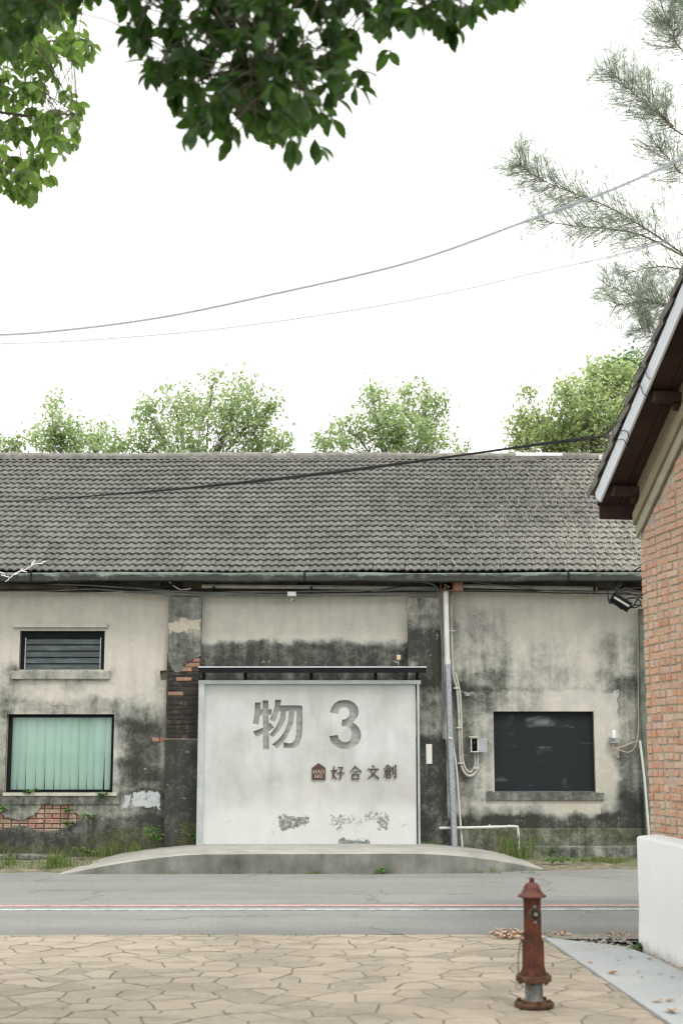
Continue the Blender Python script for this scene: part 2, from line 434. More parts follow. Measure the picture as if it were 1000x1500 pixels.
for i in range(31):
    x = 1.3+3.2*i/30
    V += [(x, 12.27-.02*math.sin(i*1.3), .010), (x, 12.40+.02*math.sin(i*2.1), .024+rnd.uniform(0, .01)), (x, 12.62+.05*math.sin(i*.7)+rnd.uniform(-.02, .02), .007)]
F = []
for i in range(30):
    for k in range(2): a = i*3+k; F.append((a, a+3, a+4, a+1))
o = MB().add(V, F, True).build('gutter_strip', M_grav); o['kind'] = 'structure'

# ---- verge along the warehouse ----------------------------------------------------------
vm = NT('verge_soil'); vn = vm.noise(7, 8, .7); v2 = vm.noise(1.6, 4, .6)
M_verge = vm.bsdf(vm.mix(vm.mr(v2, .45, .6, 0, .6), vm.ramp(vn, [(.3, (.06, .058, .045)), (.5, (.17, .155, .115)), (.7, (.33, .29, .21))]), (.10, .13, .05)), .95, 0, vm.bump(vn, .4, .02))
V = []; F = []; NX, NY = 150, 9
for i in range(NX+1):
    x = -9+18*i/NX
    for j in range(NY+1):
        t = j/NY; ys = 18.62+.13*math.sin(x*1.7)+.06*math.sin(x*4.1)+.05*math.sin(x*9.3)+.45*max(0, min(1, (x-1.2)/.8)); y = ys+t*(WALL_Y+.04-ys)
        z = -.004+.082*t**.7+.022*mnoise.noise(Vector((x*3, y*3, 0)))*(1 if j else 0)
        V.append((x, y, z-(.004 if j == 0 else 0)))
for i in range(NX):
    for j in range(NY): a = i*(NY+1)+j; F.append((a, a+NY+1, a+NY+2, a+1))
o = MB().add(V, F, True).build('verge', M_verge); o['kind'] = 'structure'

# ---- raised concrete platform with sloping ends -----------------------------------------
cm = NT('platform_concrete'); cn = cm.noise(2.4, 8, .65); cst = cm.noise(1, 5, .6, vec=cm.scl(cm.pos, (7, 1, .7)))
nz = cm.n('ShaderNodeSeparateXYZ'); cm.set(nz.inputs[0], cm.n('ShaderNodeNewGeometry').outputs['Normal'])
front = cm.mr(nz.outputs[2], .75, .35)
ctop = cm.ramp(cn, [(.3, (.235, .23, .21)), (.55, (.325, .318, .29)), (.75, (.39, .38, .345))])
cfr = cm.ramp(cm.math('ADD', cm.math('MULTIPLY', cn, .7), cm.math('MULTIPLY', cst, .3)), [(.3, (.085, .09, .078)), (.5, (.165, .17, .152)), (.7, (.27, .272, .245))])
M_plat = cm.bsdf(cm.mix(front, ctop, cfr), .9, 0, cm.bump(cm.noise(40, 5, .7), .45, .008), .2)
front_px = [(86,1281.2),(110,1275.6),(150,1267.6),(190,1260.8),(230,1255.4),(265,1251.7),(300,1250),(400,1249.6),(500,1249.4),(600,1248.6),(640,1250.2),(680,1253.6),(720,1258.4),(755,1264.2),(780,1269.6),(797,1273.6)]
V = []; F = []; xs = []
base_y = lambda x: 18.42 if x < -1 else 18.42+(x+1)*.06
for (u, v) in front_px:
    g = atz(u, 1279); y = 18.45+.035*(g.x)*.3
    if u > 640: y += ((u-640)/157)**1.5*.55
    p = aty(u, v, y); z = max(.004, p.z); xs.append((p.x, y, min(z, .262)))
prev = None
for (x, y, z) in xs:
    yb = WALL_Y+.05
    bz = z*.92+.03*min(1, z/.1)
    if prev is not None: pass
    V += [(x, y, -.02), (x, y+.006, z-.014), (x, y+.022, z), (x, (y+yb)/2, (z+bz)/2+.012), (x, yb, bz)]
    prev = x
for i in range(len(xs)-1):
    for k in range(4): a = i*5+k; F.append((a, a+5, a+6, a+1))
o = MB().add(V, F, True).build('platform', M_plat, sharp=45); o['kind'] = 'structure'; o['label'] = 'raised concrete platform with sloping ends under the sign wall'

# ================================================================== WAREHOUSE
ware = empty('warehouse', (0, WALL_Y, 0), 'long weathered plaster warehouse with grey tiled roof across the road', 'building')
W = lambda u, v, Y=WALL_Y: (aty(u, v, Y).x, aty(u, v, Y).z)
def rect(u0, v0, u1, v1, Y=WALL_Y):
    a, b = W(u0, v0, Y), W(u1, v1, Y); return [(a[0], b[1]), (b[0], b[1]), (b[0], a[1]), (a[0], a[1])]
GREY = (.42, .42, .41)
M_wall = plaster('weathered_plaster', .085, [
    (-120, 1204, 245, 1262, 24, .52), (-120, 1225, 245, 1262, 14, .14), (-120, 1166, 245, 1182, 12, .34), (190, 1062, 224, 1135, 20, .36), (178, 1050, 240, 1150, 26, .22), (186, 1030, 212, 1060, 18, .16),
    (-40, 1030, 168, 1042, 12, .26), (-60, 985, 18, 1022, 18, .26), (-60, 1042, 8, 1165, 10, .26), (96, 1000, 118, 1012, 12, .16), (20, 1000, 60, 1012, 16, .10),
    (214, 1140, 250, 1250, 18, .26), (166, 1120, 200, 1165, 14, .12), (20, 984, 162, 996, 6, .14), (228, 985, 248, 1080, 12, .14),
    (290, 946, 604, 1250, 13, .54), (290, 960, 604, 1250, 24, .07),
    (655, 915, 722, 1010, 40, .22), (664, 1010, 716, 1165, 14, .30), (655, 1010, 684, 1250, 18, .14), (735, 955, 830, 985, 34, .12), (680, 985, 730, 1000, 14, .10),
    (888, 940, 950, 1010, 26, .24), (908, 1000, 950, 1250, 14, .30), (902, 1105, 950, 1190, 14, .14), (660, 1202, 950, 1262, 14, .52), (660, 1192, 950, 1262, 20, .10),
    (690, 1186, 780, 1202, 16, .18), (885, 1165, 950, 1195, 16, .22), (655, 986, 905, 1002, 10, .08), (716, 1012, 790, 1042, 14, .16), (672, 1008, 906, 1012, 3, .10),
    (700, 1100, 720, 1170, 10, -.10)],
    patches=[(178, 1166, 188, 1182, 8, .80, (.50, .53, .55)), (196, 1166, 236, 1183, 8, .70, (.52, .55, .57)), (668, 1011, 906, 1015, 4, .96, (.44, .44, .415)), (800, 1016, 904, 1036, 14, .82, (.48, .48, .455)),
             (878, 1040, 902, 1062, 14, .80, (.50, .49, .45)), (876, 1118, 896, 1162, 14, .72, (.47, .45, .39)), (815, 1178, 876, 1188, 10, .66, (.50, .475, .41)),
             (150, 930, 210, 960, 14, 1.0, (.57, .55, .48)), (60, 1016, 130, 1028, 12, .95, (.53, .50, .43))],
    moss=[(-60, 1240, 250, 1262, 12, .6), (660, 1230, 950, 1262, 14, .5), (120, 1220, 250, 1245, 14, .5)])
zt = W(500, 866)[1]
outline = [(-8, -.1), (8, -.1), (8, zt), (-8, zt)]
hole1 = ragged([W(*p) for p in [(-30, 1204), (-30, 1188), (0, 1189), (10, 1198), (22, 1201), (34, 1201), (50, 1193), (64, 1178), (104, 1178), (110, 1190), (119, 1196), (112, 1206), (92, 1214), (70, 1218), (48, 1216), (42, 1210), (22, 1209), (5, 1216), (-30, 1219)]], .06, .012, 3)
hole2 = ragged([W(*p) for p in [(234, 983), (246.4, 982), (246.4, 995), (236, 996)]], .05, .006, 5)
wall = slab('wall', [outline, rect(11, 1046, 165, 1161), rect(30, 924, 152.5, 982), rect(722, 1042, 872, 1161), hole1, hole2], WALL_Y, WALL_Y+.03, M_wall, ware)
# solid masonry core right behind the plaster skin (leaves the window openings free)
M_core = simple('old_mortar', (.20, .175, .135), .95, var=.35, scale=9, bump=.5)
slab('masonry', [[(-8, -.2), (8, -.2), (8, zt-.01), (-8, zt-.01)], rect(10, 1045, 166, 1162), rect(29, 923, 153.5, 983), rect(721, 1041, 873, 1162)], WALL_Y+.046, WALL_Y+.30, M_core, ware)
# reveals of the openings, built as four thin returns each
M_reveal = plaster('reveal_plaster', .22, [], grain=.5)
def reveal(u0, v0, u1, v1, d0, d1, name='reveal'):
    (x0, z1), (x1, z0) = W(u0, v0), W(u1, v1); b = MB(); t = .022
    b.box((x0-t, d0, z0-t), (x0, d1, z1+t)).box((x1, d0, z0-t), (x1+t, d1, z1+t)).box((x0, d0, z1), (x1, d1, z1+t)).box((x0, d0, z0-t), (x1, d1, z0))
    return b.build(name, M_reveal, ware)
for r in [(11, 1046, 165, 1161), (30, 924, 152.5, 982), (722, 1042, 872, 1161)]: reveal(*r, WALL_Y+.003, WALL_Y+.28)

# ---- bricks ------------------------------------------------------------------------------
def brick_mat(name, cols, dirt=.0, lime=.5, dirtcol=(.03, .031, .028)):
    m = NT(name); r = m.rand()
    c = m.ramp(r, cols); n = m.noise(19, 7, .7); n2_ = m.noise(5, 5, .65)
    c = m.mix(m.mr(n, .30, .75, 0, .60 if dirt < .8 else .10), c, (.56, .44, .35), 'MIX')
    c = m.mix(m.math('MULTIPLY', m.mr(n2_, .50, .66), lime), c, (.48, .42, .33))
    c = m.mix(m.mr(m.noise(60, 4, .7), .62, .72, 0, .45), c, (.12, .085, .065))
    if dirt: c = m.mix(m.math('MULTIPLY', m.mr(m.noise(9, 7, .7), .30, .52), dirt), c, dirtcol)
    return m.bsdf(c, .93, 0, m.bump(m.math('ADD', n, m.noise(90, 3)), .6, .006), .12)
M_brick = brick_mat('red_brick', [(0, (.44, .19, .115)), (.2, (.50, .27, .18)), (.4, (.48, .33, .245)), (.55, (.55, .29, .175)), (.7, (.56, .42, .345)), (.85, (.46, .30, .235)), (1, (.57, .25, .13))], lime=.75)
M_brick_pale = brick_mat('pale_red_brick', [(0, (.46, .19, .12)), (.3, (.52, .33, .26)), (.6, (.58, .42, .34)), (1, (.42, .14, .09))], dirt=.5, lime=.6, dirtcol=(.10, .095, .08))
M_brick_dark = brick_mat('mouldy_brick', [(0, (.060, .050, .042)), (1, (.105, .080, .068))], dirt=.9, lime=.08)
M_brick_hot = brick_mat('chipped_brick', [(0, (.56, .22, .12)), (1, (.58, .27, .17))], dirt=.55, lime=.3, dirtcol=(.06, .055, .045))
def brick_mesh(L, H, D, mat, seed, c=.007):
    rr = random.Random(seed); b = MB().bbox((-L/2, -D/2, -H/2), (L/2, D/2, H/2), c)
    b.v = [(x+rr.uniform(-.004, .004), y+rr.uniform(-.003, .003), z+rr.uniform(-.003, .003)) for x, y, z in b.v]
    return b.mesh('brick', mat)
BH, BL, BM = .055, .215, .012
def make_variants(mat, n=4):
    return {'s': [brick_mesh(BL, BH, .1, mat, 10+i) for i in range(n)], 'h': [brick_mesh(BL/2-BM/2, BH, .1, mat, 50+i) for i in range(n)]}
VAR_PALE, VAR_DARK, VAR_HOT, VAR_RED = make_variants(M_brick_pale), make_variants(M_brick_dark), make_variants(M_brick_hot), make_variants(M_brick, 6)
def inside(poly, x, y):
    c = False
    for i in range(len(poly)):
        (x0, y0), (x1, y1) = poly[i], poly[i-1]
        if (y0 > y) != (y1 > y) and x < (x1-x0)*(y-y0)/(y1-y0)+x0: c = not c
    return c
wl = wloc(ware)
def lay(poly, zref, yface, variants, pick=None, skip=None, shiftx=0.0, parent=ware):
    x0 = min(p[0] for p in poly)-.25; x1 = max(p[0] for p in poly)+.25; z0 = min(p[1] for p in poly)-.08; z1 = max(p[1] for p in poly)+.08
    j0 = math.floor((z0-zref)/(BH+BM)); j1 = math.ceil((z1-zref)/(BH+BM))
    for j in range(j0, j1+1):
        z = zref+j*(BH+BM); k = 's' if j % 2 else 'h'; L = (BL if k == 's' else BL/2-BM/2)
        x = math.floor(x0/(BL+BM))*(BL+BM)+shiftx + (.06 if k == 's' else 0)
        while x < x1:
            hits = any(inside(poly, x+dx, z+dz) for dx in (-L/2, 0, L/2) for dz in (-BH/2, 0, BH/2))
            if hits and not (skip and skip(x, z, L)):
                vv = pick(x, z) if pick else variants
                me = rnd.choice(vv[k])
                link('brick', me, parent, loc=Vector((x, yface+.05+rnd.uniform(-.003, .005), z))-wloc(parent))
            x += L+BM
zr = W(75, 1196)[1]
lay(hole1, zr, WALL_Y+.014, VAR_PALE)
lay(hole2, zr+.01, WALL_Y+.05, VAR_HOT)
lay([W(*p) for p in [(222, 1081), (240, 1081), (240, 1086), (222, 1086)]], W(230, 1083.5)[1], WALL_Y-.005, VAR_HOT)

# ---- pilasters ---------------------------------------------------------------------------
PY = 20.12
M_pil1 = plaster('left_pilaster_plaster', .66, [(246, 875, 296, 905, 10, -.04), (256, 914, 288, 924, 8, -.15), (240, 940, 300, 968, 12, .06), (236, 1090, 300, 1240, 16, .32), (236, 1180, 270, 1225, 16, .1)], Y=PY, grain=.5, streak=.4,
    patches=[(250, 917, 274, 927, 5, .66, (.47, .43, .34)), (268, 911, 294, 921, 5, .66, (.47, .43, .34)), (240, 1080, 296, 1084, 3, .9, (.45, .34, .25))], moss=[(265, 1205, 300, 1245, 10, .7)])
M_pil2 = plaster('right_pilaster_plaster', .60, [(590, 875, 650, 900, 12, -.12), (622, 940, 636, 995, 26, .34), (600, 935, 608, 960, 16, .22), (590, 1085, 665, 1250, 14, .24), (597, 1020, 648, 1070, 16, -.08)], Y=PY, grain=.75, streak=.5)
def pil_holes(): return []
pz = W(270, 875, PY)[1]
ph = [(245.2, 971), (252, 984), (262, 986), (274, 972), (283, 965), (296.4, 960), (296.4, 1083), (244.5, 1085)]
pbrick = ragged([W(*p, PY) for p in ph[:6]], .035, .008, 9)
xl, xr = W(247, 900, PY)[0], W(295, 900, PY)[0]; xl2 = W(243.5, 1160, PY)[0]
up = [(xl, pz), (xl, W(0, 970, PY)[1])] + ragged([W(*p, PY) for p in [(248, 970), (255, 984), (263, 985), (274, 972), (283, 965), (293, 961)]], .035, .007, 9)[:-9] + [(xr, W(0, 961, PY)[1]), (xr, pz)]
slab('pilaster', [up], PY, PY+.13, M_pil1, ware)
zlow = W(0, 1083, PY)[1]
lowp = [(xl-.02, zlow), (xl2, -.05), (xr-.01, -.05), (xr-.01, zlow)]
slab('pilaster', [lowp], PY-.006, PY+.13, M_pil1, ware)
MB().box((xl-.01, PY+.014, zlow-.02), (xr-.012, PY+.128, W(0, 958, PY)[1])).build('pilaster_core', simple('mouldy_mortar', (.055, .052, .045), .95, var=.4, scale=12, bump=.5), ware)
hot = [W(*p, PY) for p in [(277, 964), (289, 971), (270, 983), (268, 996), (258, 1017), (286, 966)]]
zmid, ztop = zlow+BH/2+.006, W(0, 961, PY)[1]
def pickp(x, z):
    for hx, hz in hot:
        if abs(x-hx) < .075 and abs(z-hz) < .034: return VAR_HOT
    return VAR_DARK
pil_poly = [(xl-.02, zlow), (xr+.01, zlow), (xr+.01, ztop), W(283, 965, PY), W(274, 972, PY), W(263, 985, PY), W(255, 985, PY), (xl-.02, W(0, 971, PY)[1])]
hb_ = BL/2-BM/2; jj = 0; zz_ = zmid
while zz_ < ztop+.03:
    seq = [('s', BL), ('s', BL)] if jj % 2 else [('h', hb_), ('s', BL), ('h', hb_)]
    tot = sum(q[1] for q in seq)+BM*(len(seq)-1); xx = (xl+xr)/2-tot/2
    for kk, L in seq:
        xc = xx+L/2
        if any(inside(pil_poly, xc+dx, zz_+dz) for dx in (-L/2.2, 0, L/2.2) for dz in (-BH/2, 0, BH/2)):
            me = rnd.choice(pickp(xc, zz_)[kk]); link('brick', me, ware, loc=Vector((xc, PY+.05+rnd.uniform(.001, .010), zz_))-wl)
        xx += L+BM
    zz_ += BH+BM; jj += 1
MB().box((xl-.028, PY-.010, zlow-.004), (xr, PY+.01, zlow+.012)).build('brick_ledge', brick_mat('dull_brick', [(0, (.36, .25, .18)), (1, (.36, .25, .18))], dirt=.6, lime=.5), ware)
x0, x1 = W(597, 900, PY)[0], W(646, 900, PY)[0]
slab('pilaster', [[(x0, -.05), (x1+.06, -.05), (x1+.045, W(0, 1084, PY)[1]), (x1, W(0, 1080, PY)[1]), (x1, pz-.01), (x0, pz-.01)]], PY, PY+.13, M_pil2, ware)

# ---- window trims, windows ---------------------------------------------------------------
M_trim = plaster('trim_plaster', .16, [(18, 984, 162, 996, 8, .2)], grain=.45)
M_sill = plaster('dark_sill_plaster', .66, [], grain=.6)
def wbox(u0, v0, u1, v1, dy0, dy1, name, mat, parent=ware, bev=.006):
    (a, b), (c, d) = W(u0, v0), W(u1, v1)
    return MB().box((a, WALL_Y+dy0, d), (c, WALL_Y+dy1, b)).build(name, mat, parent, bevel=bev)
wbox(21, 913.5, 158.5, 919.5, -.06, .01, 'lintel', M_trim)
wbox(18, 983, 162, 995, -.045, .01, 'sill', M_trim)
wbox(28, 981, 152, 984, -.03, .2, 'sill', M_trim)
wbox(5, 1161, 172, 1166, -.035, .2, 'sill', M_trim)
wbox(-6, 1166, 176, 1178.5, -.02, .01, 'sill', M_sill)
wbox(712, 1158.5, 722, 1172, -.02, .01, 'sill', M_sill)
wbox(712, 1161, 884, 1172.5, -.028, .012, 'sill', M_sill)
M_frame = simple('dark_window_frame', (.010, .013, .015), .7, var=.2, spec=.12, bump=.05)
M_void = simple('dark_interior', (.02, .02, .02), .9, bump=0)  # near-black colour stands in for the shade inside openings
M_steel = simple('galvanised_steel', (.42, .45, .47), .5, .55, var=.18, scale=5, bump=.05)
gl = NT('window_glass')
gb = gl.n('ShaderNodeBsdfGlossy'); gb.inputs['Roughness'].default_value = .02; gb.inputs['Color'].default_value = (.9, 1, .97, 1)
tb = gl.n('ShaderNodeBsdfTransparent'); tb.inputs['Color'].default_value = (.95, .985, .97, 1)
fr = gl.n('ShaderNodeFresnel'); fr.inputs['IOR'].default_value = 1.22
mxs = gl.n('ShaderNodeMixShader'); gl.t.links.new(gl.math('ADD', fr.outputs[0], .004), mxs.inputs[0])
gl.t.links.new(tb.outputs[0], mxs.inputs[1]); gl.t.links.new(gb.outputs[0], mxs.inputs[2]); gl.t.links.new(mxs.outputs[0], gl.out.inputs['Surface'])
M_glass = gl.m
# lower window with curtain
wn = empty('window', Vector((W(88, 1161)[0], WALL_Y, W(88, 1161)[1]))-wl); wn.parent = ware
wn['label'] = 'large window with pale green hanging curtain slats behind glass'
(x0, z1), (x1, z0) = W(11.5, 1046.5), W(164.5, 1160.5)
fy0, fy1 = WALL_Y+.09, WALL_Y+.15; ft = .045
MB().box((x0, fy0, z0), (x0+ft, fy1, z1)).box((x1-ft, fy0, z0), (x1, fy1, z1)).box((x0+ft, fy0, z1-ft*.9), (x1-ft, fy1, z1)).box((x0+ft, fy0, z0), (x1-ft, fy1, z0+ft*.75)).build('window_frame', M_frame, wn)
MB().box((x0+ft, fy0+.028, z0+.02), (x1-ft, fy0+.034, z1-.03)).build('pane', M_glass, wn)
cu = NT('curtain_cloth'); M_curt = cu.bsdf(cu.mix(cu.noise(3, 3), (.54, .68, .625), (.61, .75, .695)), .9, 0, None, .1)
NP = 12; wds = [rnd.uniform(.85, 1.15) for _ in range(NP)]; cumw = [sum(wds[:i])/sum(wds) for i in range(NP+1)]
for i in range(NP):
    a_, c_ = x0+.01+(x1-x0-.02)*cumw[i], x0+.01+(x1-x0-.02)*cumw[i+1]; wd_ = c_-a_; gap = rnd.uniform(.07, .17)*wd_; sh = rnd.uniform(.0, .06)*wd_; Vv = []
    for j in range(9):
        k = 1-j/8; l_ = a_-.012+.012*k+sh*k; r_2 = c_+.012-.012*k-gap*k
        for q in range(7):
            f_ = q/6; Vv.append((l_+(r_2-l_)*f_, fy1+.045+.012*(i % 2)-.016*math.sin(math.pi*f_)+.012*k*(f_-.5), z0-.1+(z1-z0+.15)*(1-k)))
    MB().add(Vv, [(j*7+q, j*7+q+1, (j+1)*7+q+1, (j+1)*7+q) for j in range(8) for q in range(6)], True).build('curtain_slat', M_curt, wn)
MB().box((x0-.3, fy1+.6, z0-.4), (x1+.3, fy1+.62, z1+.4)).build('room_dark_sheet', M_void, wn)  # near-black sheet painting in the unlit room behind the slats
# upper louvre window
wu = empty('window', Vector((W(91, 982)[0], WALL_Y, W(91, 982)[1]))-wl); wu.parent = ware
wu['label'] = 'small upper window of dark glass louvre blades'
(x0, z1), (x1, z0) = W(30.5, 924.5), W(152, 981.5)
fy0, fy1 = WALL_Y+.07, WALL_Y+.13
MB().box((x0, fy0, z0), (x0+.055, fy1, z1)).box((x1-.05, fy0, z0), (x1, fy1, z1)).box((x0+.055, fy0, z1-.09), (x1-.05, fy1, z1)).box((x0+.055, fy0, z0), (x1-.05, fy1, z0+.012)).build('window_frame', M_frame, wu)
for xx in (x0+.058, x1-.068): MB().box((xx, fy0-.005, z0+.012), (xx+.012, fy0+.02, z1-.09)).build('louvre_rail', M_steel, wu)
lm = NT('louvre_glass'); M_louv = lm.bsdf(lm.mix(lm.mr(lm.noise(4, 5, .6, vec=lm.scl(lm.pos, (1, 1, 4))), .4, .7), (.022, .036, .038), (.06, .085, .09)), .22, 0, None, .45)
nl = 5; zz0, zz1 = z0+.012, z1-.09; lh = (zz1-zz0)/nl
for k in range(nl):
    za = zz0+k*lh
    MB().obox((x0+.072, fy0+.004, za), (x1-x0-.142, 0, 0), (0, .006, .002), (0, .030, lh*1.06)).build('louvre_blade', M_louv, wu)
MB().box((x0, fy1+.12, z0), (x1, fy1+.13, z1)).build('room_dark_sheet', M_void, wu)  # near-black sheet painting in the dark behind the louvres
# chalkboard window
wb = empty('chalkboard', Vector((W(797, 1161)[0], WALL_Y, W(797, 1161)[1]))-wl); wb.parent = ware
wb['label'] = 'black chalkboard filling a former window opening'
bm_ = NT('blackboard'); bn = bm_.noise(1, 6, .6, vec=bm_.scl(bm_.pos, (2.2, 1, 6)), dist=.8); bn2 = bm_.noise(2.6, 5, .6, dist=.6)
ck = bm_.math('MULTIPLY', bm_.mr(bn, .55, .75), bm_.mr(bn2, .42, .7))
bb_, bh_ = px_blob(775, 1055, 800, 1058, WALL_Y+.07)
pw = bm_.vmath('ADD', bm_.pos, bm_.vmath('SCALE', bm_.vmath('SUBTRACT', bm_.noise(9, 4, color=True), (.5, .5, .5)), .1))
ck = bm_.math('MAXIMUM', bm_.math('MULTIPLY', ck, .5), bm_.math('MULTIPLY', bm_.blob(pw, bb_, bh_, .09), bm_.math('MULTIPLY', bm_.mr(bn, .3, .7), .8)))
M_bb = bm_.bsdf(bm_.mix(ck, (.014, .017, .020), (.16, .19, .20)), .75, 0, bm_.bump(bm_.noise(30, 3), .1, .003), .25)
(x0, z1), (x1, z0) = W(722.5, 1042.5), W(871.5, 1160.5)
MB().box((x0, WALL_Y+.07, z0), (x1, WALL_Y+.10, z1)).build('board', M_bb, wb)
MB().box((x0, WALL_Y+.045, z0), (x1, WALL_Y+.069, z0+.014)).build('board_edge', simple('board_edge', (.12, .14, .15), .6), wb)

# ---- eave, gutter ------------------------------------------------------------------------
EY, EZ = 19.90, aty(500, 839, 19.90).z
SL = R(33); sv = Vector((0, math.cos(SL), math.sin(SL))); snrm = Vector((0, -math.sin(SL), math.cos(SL)))
M_wood = simple('dark_eave_wood', (.045, .036, .028), .9, var=.4, scale=6, bump=.3)
M_wood2 = simple('grey_eave_board', (.12, .105, .085), .9, var=.4, scale=5, bump=.3)
RX0, RX1 = -7.2, 7.2
MB().obox((RX0, EY+.06, EZ-.075), (RX1-RX0, 0, 0), sv*4.4, snrm*.03).build('roof_boarding', M_wood, ware)
zs = zt+.02
MB().box((RX0, WALL_Y-.002, zt+.001), (RX1, WALL_Y+.3, zt+.40)).build('wall_plate', M_wood, ware)
for i, (ua, ub) in enumerate([(-60, 115), (176, 236), (268, 300), (300, 436), (470, 636), (690, 900)]):
    a, c = W(ua, 850)[0], W(ub, 850)[0]
    MB().box((a, WALL_Y-.03, zt+.03+.01*(i % 2)), (c, WALL_Y-.006, zt+.13)).build('eave_board', M_wood2, ware)
for i in range(16):
    x = -6.3+i*.85
    MB().obox((x, EY+.08, EZ-.135), (.06, 0, 0), sv*.6, snrm*.06).build('rafter', M_wood, ware)
gm_ = NT('gutter_patina'); gp = gm_.noise(1, 7, .7, vec=gm_.scl(gm_.pos, (2.4, 3, 9)), dist=.5); gp2 = gm_.noise(9, 6, .7)
gsz = gm_.n('ShaderNodeSeparateXYZ'); gm_.set(gsz.inputs[0], gm_.pos)
M_gut = gm_.bsdf(gm_.ramp(gm_.math('ADD', gm_.math('ADD', gm_.math('MULTIPLY', gp, .62), gm_.math('MULTIPLY', gp2, .25)), gm_.mr(gsz.outputs[2], EZ-.085, EZ-.005, -.05, .14)), [(.42, (.045, .048, .044)), (.48, (.11, .125, .115)), (.52, (.20, .25, .22)), (.62, (.30, .36, .32)), (.8, (.40, .43, .40))]), .75, .1, gm_.bump(gp2, .4, .01), .3)
zg1, zg0 = aty(500, 838.2, 19.78).z, aty(500, 850.5, 19.78).z
seams = [-7.2, W(46, 845, 19.78)[0], W(446, 845, 19.78)[0], W(832, 845, 19.78)[0], 7.2]
for i in range(4):
    a, c = seams[i]+.004, seams[i+1]-.004; dz = [-.004, .0, -.006, .003][i]
    b = MB(); pf = [(19.80, zg1+dz), (19.775, zg1+dz-.006), (19.785, (zg0+zg1)/2+dz), (19.79, zg0+dz+.01), (19.80, zg0+dz), (19.90, zg0+dz), (19.92, zg1+dz), (19.905, zg1+dz), (19.89, zg0+dz+.012), (19.81, zg0+dz+.012)]
    n_ = len(pf); NS = 14; Vv = []
    for s in range(NS+1):
        xx = a+(c-a)*s/NS; wz = .006*math.sin(xx*1.9+i)+.003*math.sin(xx*5)
        Vv += [(xx, y, z+wz) for y, z in pf]
    Ff = [(s*n_+k, s*n_+(k+1) % n_, (s+1)*n_+(k+1) % n_, (s+1)*n_+k) for s in range(NS) for k in range(n_)]
    b.add(Vv, [tuple(reversed(f)) for f in Ff]+[tuple(range(n_)), tuple(reversed([NS*n_+k for k in range(n_)]))]).build('gutter', M_gut, ware)
for xx in seams[1:4]: MB().box((xx-.012, 19.768, zg0-.015), (xx+.012, 19.774, zg1+.01)).build('gutter_strap', M_frame, ware)

# ---- roof tiles --------------------------------------------------------------------------
tm = NT('roof_tile')
wn_ = tm.n('ShaderNodeTexWhiteNoise'); tm.set(wn_.inputs['Vector'], tm.vmath('FLOOR', tm.vmath('MULTIPLY', tm.vmath('SUBTRACT', tm.pos, (-7.2, 0, EZ+.034)), (1/.225, 0, 1/(.1883*math.sin(SL)))))); tr = wn_.outputs['Value']; t1 = tm.noise(30, 6, .7); t2_ = tm.noise(1.1, 5, .6)
tc = tm.ramp(tm.math('ADD', tm.math('MULTIPLY_ADD', tr, .30, .10), tm.math('MULTIPLY', t2_, .50)), [(.25, (.100, .104, .096)), (.5, (.135, .138, .127)), (.75, (.172, .173, .159))])
tc = tm.mix(tm.mr(t1, .5, .75, 0, .5), tc, (.24, .24, .222)); tc = tm.mix(tm.mr(t1, .45, .28, 0, .6), tc, (.075, .078, .068))
tx = tm.n('ShaderNodeSeparateXYZ'); tm.set(tx.inputs[0], tm.pos)
dry = tm.mr(tm.math('ADD', tx.outputs[0], tm.math('MULTIPLY', tm.noise(.8, 3), 1.6)), 2.6, 5.2)
skx = tm.vmath('ADD', tm.pos, (0, 0, 0))
stk = tm.noise(1, 5, .7, vec=tm.scl(tm.pos, (14, 1.0, 1.0)))
tc = tm.mix(tm.math('MULTIPLY', dry, tm.mr(stk, .38, .68, .18, .9)), tc, (.34, .325, .285))
M_tile = tm.bsdf(tc, .92, 0, tm.bump(t1, .5, .006), .15)
TWD, TEX, NROW = .225, .1883, 23
prof = []
for h_ in range(2):
    o_ = h_*TWD/2
    prof += [(o_+.0, .0), (o_+.030, .0), (o_+.047, .013), (o_+.064, .019), (o_+.086, .019), (o_+.100, .011)]
prof.append((TWD-.003, .0))
def tile_mesh(seed):
    rr = random.Random(seed); b = MB(); n_ = len(prof); Lt = TEX+.045; th_ = .024; Vv = []
    j = [rr.uniform(-.0025, .0025) for _ in prof]
    tw = rr.uniform(-.004, .004)
    for s, lift in ((0, .040), (Lt, .006)):
        for k, (x, h_) in enumerate(prof): Vv.append((x, s+j[k], h_+lift+tw*(x/TWD-.5)))
    for k, (x, h_) in enumerate(prof): Vv.append((x, j[k]+.002, h_+.040-th_+tw*(x/TWD-.5)))
    Ff = [(k, k+1, n_+k+1, n_+k) for k in range(n_-1)] + [(2*n_+k, 2*n_+k+1, k+1, k) for k in range(n_-1)]
    Ff += [(0, n_, 2*n_), (n_-1, 2*n_+n_-1, 2*n_-1)]
    return b.add(Vv, Ff)
tiles = [tile_mesh(i) for i in range(8)]
tile_me = [t.mesh('roof_tile', M_tile) for t in tiles]
roof = empty('roof', Vector((0, EY, EZ))-wl); roof.parent = ware
basis = Matrix((( 1, 0, 0), (0, sv.y, snrm.y), (0, sv.z, snrm.z)))
count = 0; far = MB()
cols = int((RX1-RX0)/TWD)
def sag(x, s): return .009*math.sin(x*.9+s*.6)+.005*math.sin(x*2.3+1)
